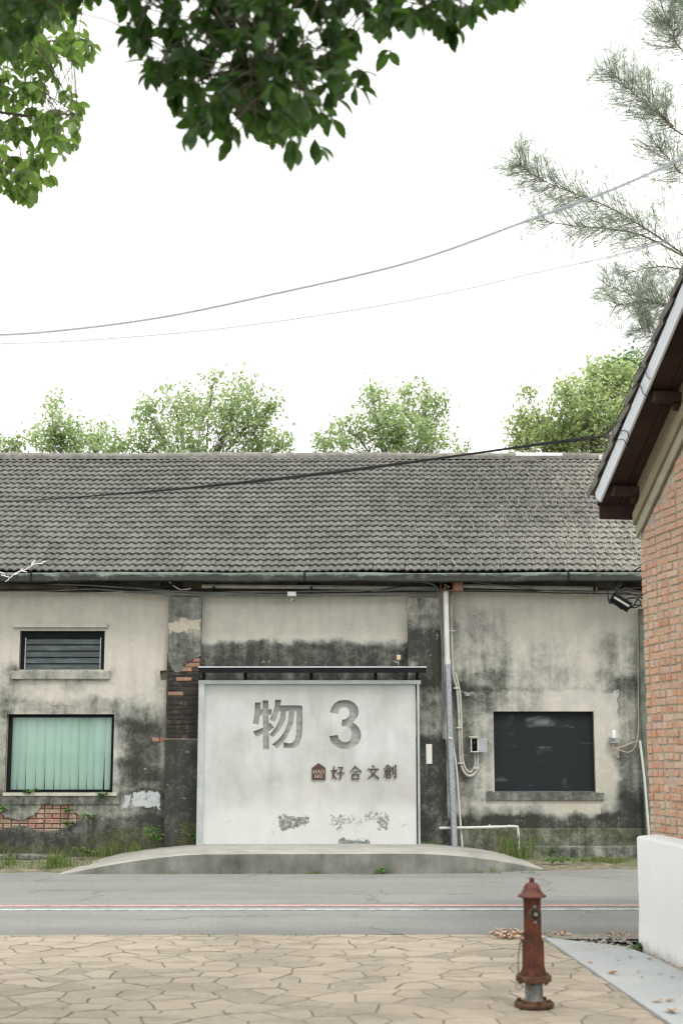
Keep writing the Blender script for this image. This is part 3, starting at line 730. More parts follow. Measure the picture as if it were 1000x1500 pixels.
for r_i in range(NROW):
    for c_i in range(cols):
        x = RX0+c_i*TWD+(.012 if r_i % 2 else 0)+rnd.uniform(-.0025, .0025); s = r_i*TEX+rnd.uniform(-.004, .004)
        p = Vector((x, EY, EZ))+sv*s+snrm*(sag(x, s)+rnd.uniform(-.0015, .0015))
        k = rnd.randrange(8)
        if r_i < 7 and in_view(p+Vector((.1, 0, 0)), 14) and x < 4.5 and count < 300:
            M4 = Matrix.Translation(p-wloc(roof)) @ basis.to_4x4() @ Matrix.Rotation(rnd.uniform(-.006, .006), 4, 'Z')
            link('roof_tile', tile_me[k], roof, mat4=M4); count += 1
        else:
            far.add([p+basis@Vector(q) for q in tiles[k].v], tiles[k].f)
far.build('upper_roof_tiles', M_tile, roof, kind='stuff')
# back slope and ridge
rs = NROW*TEX+.03
RID = Vector((0, EY, EZ))+sv*rs
MB().add([(RX0, RID.y, RID.z+.0), (RX1, RID.y, RID.z+.0), (RX1, RID.y+4, RID.z-2.6), (RX0, RID.y+4, RID.z-2.6)], [(0, 1, 2, 3)]).build('back_slope', M_tile, roof)
M_ridge = simple('ridge_mortar', (.22, .215, .195), .93, var=.35, scale=9, bump=.4)
M_ridge_w = simple('repaired_ridge', (.66, .68, .68), .8, var=.12, scale=5, bump=.2)
MB().box((RX0, RID.y-.118, RID.z-.022), (RX1, RID.y+.1, RID.z+.030)).build('ridge_bed', M_ridge, roof)
x = RX0; i = 0
while x < RX1:
    L = .42+rnd.uniform(-.03, .03); dz = rnd.uniform(-.008, .008)+sag(x, rs)*.6
    u_, v_, _ = pix((x+L/2, RID.y, RID.z)); white = 738 < u_ < 806
    b = MB(); Vv = []
    for xx, r_ in ((x, .094), (x+.055, .094), (x+.055, .083), (x+L+.03, .081)):
        for k in range(9):
            t = math.pi*k/8; Vv.append((xx, RID.y-.0+r_*1.05*math.cos(t)*1.15, RID.z+.012+dz+r_*1.15*math.sin(t)))
    Ff = [(s*9+k, (s+1)*9+k, (s+1)*9+k+1, s*9+k+1) for s in range(3) for k in range(8)]
    b.add(Vv, [tuple(reversed(f)) for f in Ff]+[tuple(range(9)), tuple(reversed(range(27, 36)))], False)
    ro = b.build('ridge_cap', M_ridge_w if white else M_ridge, roof)
    if white: ro['label'] = 'whitewashed repaired ridge cap'
    x += L; i += 1
MB().box((W(750, 676, RID.y)[0]-.05, RID.y-.115, RID.z-.03), (W(786, 676, RID.y)[0], RID.y-.08, RID.z+.02)).build('ridge_patch', M_ridge_w, roof)
MB().box((W(872, 676, RID.y)[0]+.03, RID.y-.12, RID.z-.16), (W(885, 676, RID.y)[0]+.06, RID.y-.03, RID.z+.05)).build('ridge_patch', M_ridge_w, roof)
# gable ends so the house is closed from the side
for xx in (-7.95, 7.9): MB().box((xx, WALL_Y+.31, 0), (xx+.05, WALL_Y+6.8, 3.9)).build('end_wall', M_core, ware)
# dry creeper stems lying on the right part of the roof and over the left gutter
M_vine = simple('dry_stem', (.40, .39, .35), .95, var=.3, scale=20, bump=0)
def roofpt(x, s, h=.04): return Vector((x, EY, EZ))+sv*s+snrm*(h+sag(x, s))
def creeper(name, n, xr_, sr_, label, seed, th=.006):
    rr = random.Random(seed); b = MB()
    for _ in range(n):
        x = xr_[0]+(xr_[1]-xr_[0])*rr.random()**.5; s = rr.uniform(*sr_)
        x = round(x/(TWD/2))*(TWD/2)+rr.uniform(-.03, .03)
        pts_ = []; dx = rr.uniform(-.012, .02)
        for k in range(rr.choice((3, 3, 4, 5, 7))):
            if not (0 < s < NROW*TEX): break
            pts_.append(roofpt(x, s, .052+rr.uniform(0, .016)))
            x += dx+rr.uniform(-.014, .014)*(4 if rr.random() < .06 else 1); s -= rr.uniform(.03, .10)
        if len(pts_) > 2: b.tube(pts_, [th*rr.uniform(.5, 1.1)]*len(pts_), 4, False)
    o = b.build(name, M_vine); tag(o, label, 'creeper'); o['kind'] = 'stuff'; return o
creeper('dry_creeper', 1000, (.7, 4.9), (0.02, 4.25), 'pale dry creeper stems spread over the roof end beside the brick house', 5, .0032)
b = MB(); rr = random.Random(3)
for (ua, va, ub, vb) in [(2, 842, 16, 846), (16, 846, 26, 838), (26, 838, 48, 828), (48, 828, 62, 826), (46, 828, 52, 820), (14, 846, 8, 852), (30, 836, 40, 838), (22, 842, 34, 832), (60, 826, 68, 822), (0, 838, 8, 842)]:
    A, B = aty(ua, va, 19.74), aty(ub, vb, 19.78); A.y = EY-.14; B.y = EY-.14+(.25 if vb < 838 else 0)
    A = aty(ua, va, 19.72+(840-min(840, va))*.012); B = aty(ub, vb, 19.72+(840-min(840, vb))*.012)
    b.tube([A, (A+B)/2+Vector((rr.uniform(-.02, .02), 0, rr.uniform(-.02, .02))), B], [.007, .008, .005], 5, False)
tag(b.build('dry_creeper', simple('bleached_stem', (.72, .72, .70), .9, var=.15, bump=0), kind='stuff'), 'bleached white creeper root hanging over the gutter', 'creeper')

# ================================================================== SIGN WALL
SY = 19.86
bl = aty(452, 1238, SY)
sign = empty('sign_wall', (bl.x, SY, bl.z), 'freestanding pale concrete sign wall with carved numeral and steel frame', 'sign')
sw = lambda u, v, Y=SY: (aty(u, v, Y).x, aty(u, v, Y).z)
sgm = NT('sign_concrete'); g1 = sgm.noise(1.7, 7, .6, dist=.4); g2 = sgm.noise(34, 5, .7); g3 = sgm.noise(1, 5, .6, vec=sgm.scl(sgm.pos, (5, 1, 1.3)))
scol = sgm.ramp(sgm.math('ADD', sgm.math('MULTIPLY', g1, .62), sgm.math('MULTIPLY', g3, .38)), [(.3, (.35, .365, .355)), (.45, (.45, .465, .455)), (.62, (.545, .56, .555)), (.8, (.59, .605, .60))])
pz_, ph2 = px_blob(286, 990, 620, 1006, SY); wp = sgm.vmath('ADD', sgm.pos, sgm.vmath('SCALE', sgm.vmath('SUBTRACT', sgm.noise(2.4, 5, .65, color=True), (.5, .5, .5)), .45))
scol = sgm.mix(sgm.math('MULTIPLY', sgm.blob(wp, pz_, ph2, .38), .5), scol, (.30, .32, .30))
b_, h_ = px_blob(440, 1150, 612, 1172, SY); scol = sgm.mix(sgm.math('MULTIPLY', sgm.blob(wp, b_, h_, .22), .28), scol, (.43, .405, .35))
b_, h_ = px_blob(286, 1200, 620, 1234, SY); scol = sgm.mix(sgm.math('MULTIPLY', sgm.blob(wp, b_, h_, .40), .6), scol, (.61, .625, .62))
wp2 = sgm.vmath('ADD', sgm.pos, sgm.vmath('SCALE', sgm.vmath('SUBTRACT', sgm.noise(10, 4, .6, color=True), (.5, .5, .5)), .16))
mold = 0.0
for (u0, v0, u1, v1, wgt) in [(412, 1199, 430, 1212, 1), (432, 1200, 448, 1208, 1), (484, 1198, 512, 1206, .85), (490, 1204, 498, 1214, .8), (536, 1192, 562, 1202, .8), (554, 1196, 566, 1212, .9), (320, 1202, 340, 1206, .55), (584, 1206, 596, 1210, .6), (300, 1234, 610, 1238, .5), (500, 1233, 540, 1238, 1.1), (396, 1212, 402, 1222, .6), (400, 1197, 572, 1207, .48), (520, 1200, 530, 1206, .7)]:
    b_, h_ = px_blob(u0, v0, u1, v1, SY); mold = sgm.math('MAXIMUM', mold, sgm.math('MULTIPLY', sgm.blob(wp2, b_, h_, .10), wgt))
mold = sgm.math('MULTIPLY_ADD', sgm.math('SUBTRACT', sgm.noise(22, 8, .8), .5), 2.7, mold)
scol = sgm.mix(sgm.math('MULTIPLY', sgm.mr(mold, .68, 1.05), .95), scol, sgm.mix(sgm.mr(sgm.noise(40, 4, .7), .4, .6), (.085, .095, .08), (.22, .235, .21)))
scol = sgm.mix(sgm.mr(sgm.noise(11, 4, .6), .74, .80, 0, .4), scol, (.32, .33, .30))
M_sign = sgm.bsdf(scol, .88, 0, sgm.bump(sgm.math('ADD', g2, sgm.math('MULTIPLY', g1, 2)), .35, .006), .2)
rcm = NT('carved_concrete'); rcn = rcm.noise(1, 6, .6, vec=rcm.scl(rcm.pos, (3, 1, 22)), dist=.4)
M_carve = rcm.bsdf(rcm.ramp(rcn, [(.3, (.24, .26, .24)), (.5, (.33, .35, .33)), (.72, (.44, .455, .435))]), .9, 0, rcm.bump(rcn, .4, .006), .15)
# panel with the carved characters cut out of it
c10 = lambda pts_, ox, oy, k: [sw(ox+x/k, oy+y/k) for x, y in pts_]
strokes = [
 [(133,190),(220,190),(215,300),(185,515),(100,500),(128,350)],
 [(190,290),(380,290),(376,375),(170,375)],
 [(247,160),(332,160),(340,875),(252,875)],
 [(105,615),(250,560),(355,488),(415,555),(340,610),(240,660),(150,695)],
 [(428,150),(518,150),(508,235),(480,330),(428,468),(390,470),(352,435),(400,340),(424,240)],
 [(470,232),(810,232),(830,252),(830,560),(815,700),(780,800),(735,848),(690,864),(555,855),(553,772),(640,790),(690,775),(722,730),(738,640),(745,320),(450,320)],
 [(515,300),(592,300),(575,440),(520,560),(400,705),(345,660),(440,550),(500,430)],
 [(635,300),(715,300),(690,500),(620,660),(540,790),(455,865),(385,805),(480,730),(570,610),(620,470)]]
three = [(190,480),(215,390),(270,300),(350,240),(480,215),(600,230),(700,280),(770,370),(790,470),(770,560),(720,630),(665,690),(740,740),(800,810),(835,900),(840,960),(820,1060),(760,1150),(680,1215),(590,1245),(480,1250),(370,1225),(270,1165),(205,1080),(172,975),(350,950),(375,1030),(420,1080),(500,1105),(570,1090),(620,1045),(645,960),(640,880),(600,810),(540,775),(430,770),(440,630),(520,620),(580,570),(600,490),(580,420),(520,375),(470,370),(400,400),(365,450),(358,512)]
CARVE = .062
pa, pb = sw(297, 1001), sw(610, 1236)
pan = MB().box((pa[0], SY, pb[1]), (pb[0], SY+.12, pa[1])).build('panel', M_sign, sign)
pan.data.materials.append(M_carve)
def prism(poly, y0, y1):
    b = MB(); n_ = len(poly)
    a = sum(poly[i][0]*poly[(i+1) % n_][1]-poly[(i+1) % n_][0]*poly[i][1] for i in range(n_))
    if a < 0: poly = poly[::-1]
    b.add([(x, y0, z) for x, z in poly]+[(x, y1, z) for x, z in poly], [tuple(range(n_)), tuple(reversed(range(n_, 2*n_)))]+[(k, n_+k, n_+(k+1) % n_, (k+1) % n_) for k in range(n_)])
    return b
deps = bpy.context.evaluated_depsgraph_get
for i, poly in enumerate([c10(s_, 360, 1010, 10) for s_ in strokes]+[c10(three, 470, 1010, 14.286)]):
    cb = prism(poly, SY-.05, SY+CARVE-.0007*i).build('cut', M_carve)
    md = pan.modifiers.new('b', 'BOOLEAN'); md.operation = 'DIFFERENCE'; md.solver = 'EXACT'; md.object = cb
    try: md.material_mode = 'INDEX'
    except Exception: pass
    me2 = bpy.data.meshes.new_from_object(pan.evaluated_get(deps()))
    pan.modifiers.clear(); pan.data = me2
    bpy.data.objects.remove(cb)
pan.data.materials.clear(); pan.data.materials.append(M_sign); pan.data.materials.append(M_carve)
for p in pan.data.polygons:
    yc = p.center.y; p.material_index = 1 if (p.normal.y < -.9 and yc > .03) else 0
# frame of galvanised angle
M_gal = simple('galvanised_frame', (.44, .475, .475), .5, .35, var=.16, scale=4, bump=.05)
for (u0, v0, u1, v1, nm) in [(291.5, 997, 296.8, 1239, 'frame_side'), (610.2, 997, 615.5, 1239, 'frame_side')]:
    (a, b_), (c, d) = sw(u0, v0), sw(u1, v1); MB().box((a, SY-.03, d), (c, SY+.15, b_)).build(nm, M_gal, sign, bevel=.004)
(a, b_), (c, d) = sw(291.5, 996.5), sw(615.5, 1002.2); MB().box((a-.004, SY-.034, d), (c+.004, SY+.154, b_)).build('frame_top', M_gal, sign, bevel=.004)
(a, b_), (c, d) = sw(297, 1236), sw(610, 1240); MB().box((a, SY-.008, d-.01), (c, SY+.14, b_)).build('frame_base', M_gal, sign)
for u in (293.8, 612.8):
    (a, d) = sw(u, 1239); MB().box((a-.04, SY-.07, d-.01), (a+.04, SY+.17, d+.012)).build('base_plate', M_gal, sign)
# black rail on posts over the wall
M_blk = simple('black_steel', (.010, .011, .013), .65, 0, var=.3, scale=6, bump=.05, spec=.15)
M_sheet = simple('rail_sheet', (.50, .53, .57), .4, .4, var=.12, scale=4, bump=.03)
RY0, RY1 = SY-.14, SY+.16
(a, b_), (c, d) = sw(291, 978, RY0), sw(624, 985.5, RY0)
MB().box((a, RY0, d), (c, RY0+.02, b_)).box((a, RY0+.0201, b_-.03), (c, RY1, b_-.002)).build('rail', M_blk, sign)
MB().box((a-.006, RY0-.008, b_), (c+.006, RY1+.01, b_+.018)).build('rail_sheet', M_sheet, sign)
for u in (298, 359.5, 456, 550, 611):
    x = sw(u, 990)[0]; MB().box((x-.022, SY+.02, sw(u, 997)[1]-.003), (x+.022, SY+.065, b_-.03)).build('rail_post', M_blk, sign)
# brown letters
M_brown = simple('bronze_letter', (.085, .058, .046), .55, .15, var=.2, scale=20, bump=.03)
M_cream = simple('cream_letter', (.50, .42, .33), .8, var=.05, bump=0)
def strokeglyph(name, segs, u0, v0, wpx, hpx, mat, y0, y1, parent):
    b = MB()
    for q, (xa, ya, xb, yb, wa, wb_) in enumerate(segs):
        dx, dy = xb-xa, yb-ya; L = math.hypot(dx, dy); nx_, ny_ = -dy/L, dx/L
        poly = [(xa+nx_*wa/2, ya+ny_*wa/2), (xb+nx_*wb_/2, yb+ny_*wb_/2), (xb-nx_*wb_/2, yb-ny_*wb_/2), (xa-nx_*wa/2, ya-ny_*wa/2)]
        pp = [sw(u0+x/100*wpx, v0+y/100*hpx) for x, y in poly]
        pr = prism(pp, y0-.0004*q, y1); b.add(pr.v, pr.f)
    return b.build(name, mat, parent)
G = {'hao': [(24,2,11,62,9,8),(11,60,43,96,6,9),(38,28,4,97,9,2),(0,33,48,30,4,4),(54,9,90,9,5,5),(90,8,73,36,9,5),(73,34,73,92,10,10),(74,95,57,85,7,2),(46,50,100,49,5,5)],
     'he': [(50,0,2,46,9,2),(49,3,99,44,5,12),(31,42,69,42,5,5),(24,57,24,100,10,10),(20,60,80,60,5,5),(76,57,76,100,10,10),(24,93,76,93,5,5)],
     'wen': [(42,-4,58,12,4,12),(0,26,100,26,5,5),(77,28,58,62,9,10),(59,60,2,99,10,3),(23,28,45,62,7,9),(44,60,100,97,8,13)],
     'chuang': [(34,0,0,34,7,2),(34,3,66,31,4,9),(24,26,46,26,4,4),(14,38,56,38,4,4),(53,36,53,62,7,7),(18,49,53,49,4,4),(16,60,54,60,4,4),(15,38,2,98,7,2),(22,70,22,99,7,7),(52,68,52,99,7,7),(20,71,54,71,4,4),(20,94,54,94,4,4),(72,12,72,70,8,8),(91,0,91,95,10,10),(92,97,77,87,7,2)]}
for nm, (ua, va, ub, vb) in {'hao': (484.6, 1122, 503.8, 1142), 'he': (511.6, 1122, 529, 1142), 'wen': (538, 1121.2, 554.6, 1140.6), 'chuang': (561.4, 1120, 580.8, 1140)}.items():
    strokeglyph('letter', G[nm], ua, va, ub-ua, vb-va, M_brown, SY-.02, SY+.004, sign)
plq = prism([sw(440+x/6.25, 1100+y/6.25) for x, y in [(105,263),(228,263),(228,155),(166,110),(105,155)]], SY-.022, SY+.004).build('emblem', M_brown, sign)
H_ = [(14,4,14,96,20,20),(86,4,86,96,20,20),(14,50,86,50,10,10),(0,6,30,6,10,10),(0,94,30,94,10,10),(70,6,100,6,10,10),(70,94,100,94,10,10)]
A_ = [(50,0,10,96,10,10),(46,0,88,96,20,20),(0,94,24,94,10,10),(72,94,100,94,10,10)]
O_ = [(50+44*math.cos(t), 50+46*math.sin(t), 50+44*math.cos(t+.8), 50+46*math.sin(t+.8), 15, 15) for t in [k*math.pi/4 for k in range(8)]]
for segs, ua, ub, va, vb in [(H_, 117, 146, 174, 206), (A_, 150, 182, 174, 206), (O_, 186, 219, 174, 206), (H_, 131, 163, 216, 246), (O_, 169, 200, 216, 246)]:
    strokeglyph('letter', segs, 440+ua/6.25, 1100+va/6.25, (ub-ua)/6.25, (vb-va)/6.25, M_cream, SY-.026, SY-.021, plq)

# ================================================================== PIPES, CABLES AND BOXES ON THE WAREHOUSE WALL
M_pvc = simple('white_pvc', (.58, .58, .55), .6, var=.12, scale=4, bump=.03)
M_pvc_dirty = simple('aged_pvc', (.44, .45, .40), .7, var=.25, scale=5, bump=.05)
M_cab = simple('black_cable', (.02, .021, .022), .6, var=.2, bump=0)
M_cabg = simple('grey_green_cable', (.16, .18, .165), .7, var=.3, scale=4, bump=0)
M_cream_c = simple('cream_cable', (.42, .36, .27), .75, var=.2, bump=0)
M_rust = simple('rusty_box', (.22, .10, .05), .85, .1, var=.5, scale=14, bump=.3)
def path(px, Y):
    return [aty(p[0], p[1], p[2] if len(p) > 2 else Y) for p in px]
def smooth(pts_, k=6):
    P_ = [pts_[0]]+list(pts_)+[pts_[-1]]; out = []
    for i in range(1, len(P_)-2):
        for j in range(k):
            t = j/k; p0, p1, p2, p3 = P_[i-1:i+3]
            out.append(.5*((2*p1)+(p2-p0)*t+(2*p0-5*p1+4*p2-p3)*t*t+(3*p1-p0-3*p2+p3)*t*t*t))
    out.append(pts_[-1]); return out
def pipe(name, px, Y, r, mat, label, cat, group=None, sm_=True, parent=None, n=8):
    pts_ = path(px, Y); pts_ = smooth(pts_) if sm_ and len(pts_) > 2 else pts_
    if parent: return MB().tube(pts_, r, n).build(name, mat, parent)
    return tag(MB().tube(pts_, r, n).build(name, mat), label, cat, group)
dpb = aty(665, 1238, 20.0)
dp_ = empty('drainpipe', dpb, 'tall drainpipe, white plastic above and galvanised steel below, beside the sign wall', 'pipe')
gv = NT('galvanised_pipe'); gvn = gv.noise(30, 4, .7); M_gvp = gv.bsdf(gv.mix(gv.mr(gvn, .4, .65), (.30, .33, .37), (.42, .45, .48)), .45, .5, None, .4)
MB().tube(path([(652.5, 866), (653.5, 920), (655.2, 974)], 20.0), .037, 16).build('upper_pipe', M_pvc, dp_)
MB().tube(path([(655.2, 966), (655.3, 974)], 20.0), .042, 16).build('pipe_collar', M_pvc, dp_)
MB().tube(path([(655.2, 973), (659, 1080), (665.5, 1240)], 20.0), .044, 16).build('lower_pipe', M_gvp, dp_)
MB().tube(path([(656, 1080), (661.5, 1082)], 19.93), .012, 6).build('clamp', M_pvc, dp_)
# open rusty hopper box on top
hb = empty('hopper_box', aty(655, 866, 19.97), 'rusty open junction box above the white drainpipe', 'box')
(a, b_), (c, d) = W(644.5, 851.5, 19.95), W(663.5, 865.5, 19.95); t = .012
MB().box((a, 19.93, d), (a+t, 20.1, b_)).box((c-t, 19.93, d), (c, 20.1, b_)).box((a+t, 19.93, b_-t), (c-t, 20.1, b_)).box((a+t, 19.93, d), (c-t, 20.1, d+t)).build('case', M_rust, hb)
MB().box((a+t, 20.08, d+t), (c-t, 20.098, b_-t)).build('back', M_void, hb)
rr = random.Random(11)
for k in range(9):
    p = Vector((rr.uniform(a+.03, c-.03), rr.uniform(19.95, 20.05), rr.uniform(d+.02, b_-.02)))
    q = Vector((rr.uniform(a+.02, c-.02), rr.uniform(19.95, 20.05), rr.uniform(d+.02, b_-.02)))
    MB().tube([p, (p+q)/2+Vector((0, -.02, .01)), q], .006, 5).build('wire', [M_cabg, M_cream_c, M_rust, M_pvc][k % 4], hb)
(a, b_), (c, d) = W(664, 854, 19.95), W(677.5, 865, 19.95)
tag(MB().box((a, 19.94, d), (c, 20.12, b_)).box((a-.006, 19.93, b_), (c+.006, 20.12, b_+.008)).build('conduit_box', simple('copper_brown', (.30, .17, .11), .6, .2, var=.25, scale=12), bevel=.006), 'brown metal conduit box beside the rusty hopper box', 'box')
# eave conduits and cables
pipe('conduit', [(296, 858.5), (420, 859.5), (520, 860.5), (642, 862.5)], 20.17, .030, M_pvc_dirty, 'grey plastic conduit under the eave above the sign wall', 'pipe')
pipe('conduit', [(678, 858), (760, 860), (874, 862)], 20.17, .030, M_pvc_dirty, 'grey plastic conduit under the eave between the drainpipe and the brick house', 'pipe')
for u in (313, 456, 870):
    p = aty(u, 862, 20.13); tag(MB().box((p.x-.014, 20.125, p.z-.05), (p.x+.014, 20.24, p.z+.03)).build('pipe_bracket', M_blk, bevel=.004), 'small black bracket holding the grey eave conduit', 'bracket', 'brackets of the eave conduit')
cb_ = empty('eave_cables', aty(450, 866, 20.15), 'sagging bundle of dark cables strung under the eave', 'cables')
specs = [([(-40, 848), (60, 851), (150, 859), (260, 866), (420, 869), (640, 866)], M_cab, .010), ([(-40, 853), (100, 856), (190, 861), (300, 868), (480, 866), (640, 863)], M_cabg, .012),
 ([(-40, 866), (60, 866), (130, 863), (200, 867), (300, 871), (420, 871.5), (560, 873), (640, 870)], M_cabg, .009), ([(-40, 850), (50, 856), (120, 852), (230, 860), (260, 852)], M_cab, .011), ([(40, 866), (130, 867), (240, 864), (330, 867), (460, 868)], M_cab, .008),
 ([(660, 864), (760, 866), (830, 869), (900, 864), (945, 868)], M_cabg, .010), ([(690, 852), (740, 858), (800, 865), (870, 866), (940, 860)], M_cabg, .008), ([(678, 866), (800, 868), (945, 871)], M_cab, .007),
 ([(248, 852), (256, 859), (266, 864), (280, 862)], M_pvc, .010), ([(450, 864), (520, 868), (600, 857), (640, 852)], M_cab, .007), ([(180, 868), (300, 872), (420, 873), (560, 871), (640, 872)], M_cabg, .008)]
for k, (px, m_, r_) in enumerate(specs): pipe('cable', [(u, v) for u, v in px], 20.10-.012*(k % 4), r_, m_, None, None, parent=cb_, n=6)
# grey hose coming down the pilaster
pipe('hose', [(608, 852), (625, 853), (637, 858), (643, 868), (645, 900), (647.5, 950), (648, 1000), (650, 1030), (648.5, 1060), (649, 1082)], 20.05, .014, M_cabg, 'thin grey green hose running down the dark pilaster', 'hose')
# double conduit to the meter box
mc = empty('meter_conduit', aty(684, 1139, 20.2), 'pair of grey plastic conduits curving up into the meter box', 'conduit')
pipe('conduit', [(664, 868), (660.5, 880), (661, 930), (663, 985), (669, 1012), (671.5, 1050), (672.5, 1090), (674.5, 1118), (681, 1133), (689, 1136.5), (696, 1131), (699, 1120), (699.5, 1102)], 20.205, .019, M_pvc_dirty, None, None, parent=mc)
pipe('conduit', [(666, 985), (673, 1014), (675, 1050), (676, 1090), (678, 1116), (683, 1128), (689, 1131), (693, 1126), (695.5, 1117), (694.5, 1102)], 20.20, .015, M_pvc_dirty, None, None, parent=mc)
for (u, v) in [(672, 1066), (674.5, 1118), (697, 1125), (668, 1008), (661.5, 924)]:
    p = aty(u, v, 20.185); MB().box((p.x-.04, 20.175, p.z-.008), (p.x+.04, 20.235, p.z+.008)).build('strap', M_pvc, mc)
# meter box with open door
mb = empty('meter_box', aty(695, 1102, 20.2), 'small grey electric meter box with its door hanging open', 'box')
(a, b_), (c, d) = W(689, 1080.5, 20.12), W(700.5, 1102, 20.12); t = .014
MB().box((a, 20.12, d), (a+t, 20.24, b_)).box((c-t, 20.12, d), (c, 20.24, b_)).box((a+t, 20.12, b_-t), (c-t, 20.24, b_)).box((a+t, 20.12, d), (c-t, 20.24, d+t)).build('case', M_pvc, mb, bevel=.003)
MB().box((a+t, 20.225, d+t), (c-t, 20.238, b_-t)).build('back', M_void, mb)
MB().box((a-.022, 20.10, b_), (c+.012, 20.245, b_+.018)).build('rain_cap', M_pvc_dirty, mb, bevel=.003)
MB().bbox((a+.03, 20.17, d+.04), (c-.03, 20.222, d+.13), .012).build('breaker', M_blk, mb)
MB().tube([Vector((a+.05, 20.17, d+.12)), Vector(((a+c)/2, 20.15, d+.16)), Vector((c-.04, 20.17, d+.13))], .007, 5).build('wire', M_cabg, mb)
MB().obox((c+.002, 20.135, d+.004), (.122, .03, 0), (0, .008, 0), (0, 0, b_-d-.008)).build('door', M_steel, mb)
# black-ended cable down by the drainpipe, water pipe at the foot
pipe('cable', [(661, 1068), (663, 1090), (668, 1125), (672, 1180), (676.5, 1240)], 20.12, .014, M_pvc, 'white cable running from the drainpipe down to the platform', 'cable')
wp_ = empty('water_pipe', aty(760, 1252, 20.15), 'white water pipe standing low along the foot of the wall', 'pipe')
pipe('pipe_run', [(643, 1213), (700, 1212), (752, 1210.5), (757.5, 1211), (758.3, 1216), (760.5, 1254)], 20.08, .018, M_pvc, None, None, sm_=False, parent=wp_)
for u in (716.5, 745): pipe('pipe_stub', [(u, 1211), (u, 1208)], 20.08, .014, M_pvc, None, None, parent=wp_)
# wall plate, camera, sensor, outlet
def plate(u0, v0, u1, v1, Y, dep, name, mat, label, cat, bev=.006):
    (a, b_), (c, d) = W(u0, v0, Y), W(u1, v1, Y); o = MB().bbox((a, Y-dep, d), (c, Y+.004, b_), bev).build(name, mat); return tag(o, label, cat)
plate(623.5, 1090, 632.5, 1119, PY, .012, 'wall_plate', simple('white_plate', (.72, .72, .68), .5, var=.04, bump=0), 'blank white upright plate on the dark pilaster', 'plate', .003)
cm_ = empty('wall_camera', aty(427, 871, 20.2), 'small white box fitting hanging under the eave above the sign wall', 'box')
(a, b_), (c, d) = W(421, 866.5, 19.98), W(433.5, 873, 19.98); MB().bbox((a, 19.97, d), (c, 20.08, b_), .008).build('housing', simple('white_housing', (.75, .76, .75), .5, var=.04, bump=0), cm_)
MB().tube(path([(427, 873), (427, 878), (426, 882)], 20.03), .010, 6).build('stem', M_pvc_dirty, cm_); MB().box((a+.045, 20.02, d-.055), (a+.085, 20.252, d-.03)).build('wall_mount', M_pvc_dirty, cm_)
se = empty('sensor', aty(583, 975, 20.2), 'small cream sensor on a bent arm above the black rail', 'sensor')
(a, b_), (c, d) = W(580.5, 959.5, 20.16), W(586.5, 967, 20.16); MB().bbox((a, 20.12, d), (c, 20.17, b_), .008).build('head', simple('cream_plastic', (.55, .46, .30), .6, var=.08, bump=0), se)
MB().tube(path([(583.5, 967, 20.15), (583, 973, 20.17), (583, 978, 20.26)], 20.16), .009, 6).build('arm', M_pvc, se); MB().tube(path([(577.5, 969, 20.14), (583, 971, 20.17)], 20.16), .007, 6).build('knob', M_pvc, se)
ob = empty('outlet_box', aty(898, 1088, 20.2), 'grey outlet box with white upright cap and loose cable', 'outlet')
(a, b_), (c, d) = W(892, 1080, 20.2), W(906, 1089, 20.2); MB().bbox((a, 20.17, d), (c, 20.252, b_), .006).build('base', M_steel, ob)
(a, b_), (c, d) = W(894.5, 1070, 20.17), W(900, 1082, 20.17); MB().bbox((a, 20.10, d), (c, 20.169, b_), .014).build('cap', simple('white_cap', (.76, .76, .74), .5, var=.04, bump=0), ob)
for px in ([(897, 1089), (898, 1096), (903, 1096), (915, 1092), (928, 1087), (936, 1085.5)], [(900, 1095), (910, 1100), (920, 1102), (928, 1096), (933, 1080), (934.5, 1060), (934, 1000), (934.5, 900)], [(903, 1096), (904.5, 1103), (905.5, 1109), (903, 1108), (902, 1102), (903, 1096)]):
    pipe('cable', px, 20.19, .008, M_cream_c, None, None, parent=ob, n=6)
pipe('corner_pipe', [(938, 892), (940, 1000), (943, 1100), (949, 1225)], 20.16, .040, simple('mossy_pipe', (.13, .15, .12), .9, var=.4, scale=6, bump=.3), 'mossy dark pipe running down the wall beside the brick gable', 'pipe')
pipe('thin_pipe', [(936.5, 1085), (943, 1140), (950, 1226)], 20.05, .017, M_pvc, 'thin white pipe leaning down beside the mossy pipe', 'pipe', sm_=False)
# black splice box hanging from the eave with looping cables
sb = empty('splice_box', aty(908, 880, 19.9), 'black cable splice box dangling askew under the eave', 'box')
cx = aty(908.5, 882, 19.85); q = Matrix.Rotation(R(32), 3, 'Y') @ Matrix.Rotation(R(14), 3, 'X')
b = MB().bbox((-.145, -.05, -.075), (.145, .05, .075), .02); b.v = [tuple(cx+q@Vector(p)) for p in b.v]; b.build('case', M_blk, sb)
for k in range(6):
    b = MB().box((-.13+.05*k, -.062, -.07), (-.115+.05*k, -.049, .07)); b.v = [tuple(cx+q@Vector(p)) for p in b.v]; b.build('rib', M_blk, sb)
b = MB().box((-.12, -.066, .0), (.12, -.0605, .03)); b.v = [tuple(cx+q@Vector(p)) for p in b.v]; b.build('label_strip', M_pvc_dirty, sb)
for px in ([(903, 872), (902, 862), (908, 850), (920, 841), (940, 829)], [(905, 872), (904, 864), (912, 852), (924, 844), (942, 832)], [(905, 870), (915, 868), (930, 872), (945, 878)], [(918, 888), (930, 890), (938, 884), (930, 876), (915, 878), (908, 884)],
           [(900, 878), (893, 884), (890, 874), (889.5, 864)], [(904, 872), (914, 862), (930, 866), (944, 868)], [(920, 890), (932, 886), (946, 890)], [(898, 880), (910, 892), (925, 889), (936, 874), (945, 872)]):
    pipe('cable', px, 19.84, .011, M_cab, None, None, parent=sb, n=6)

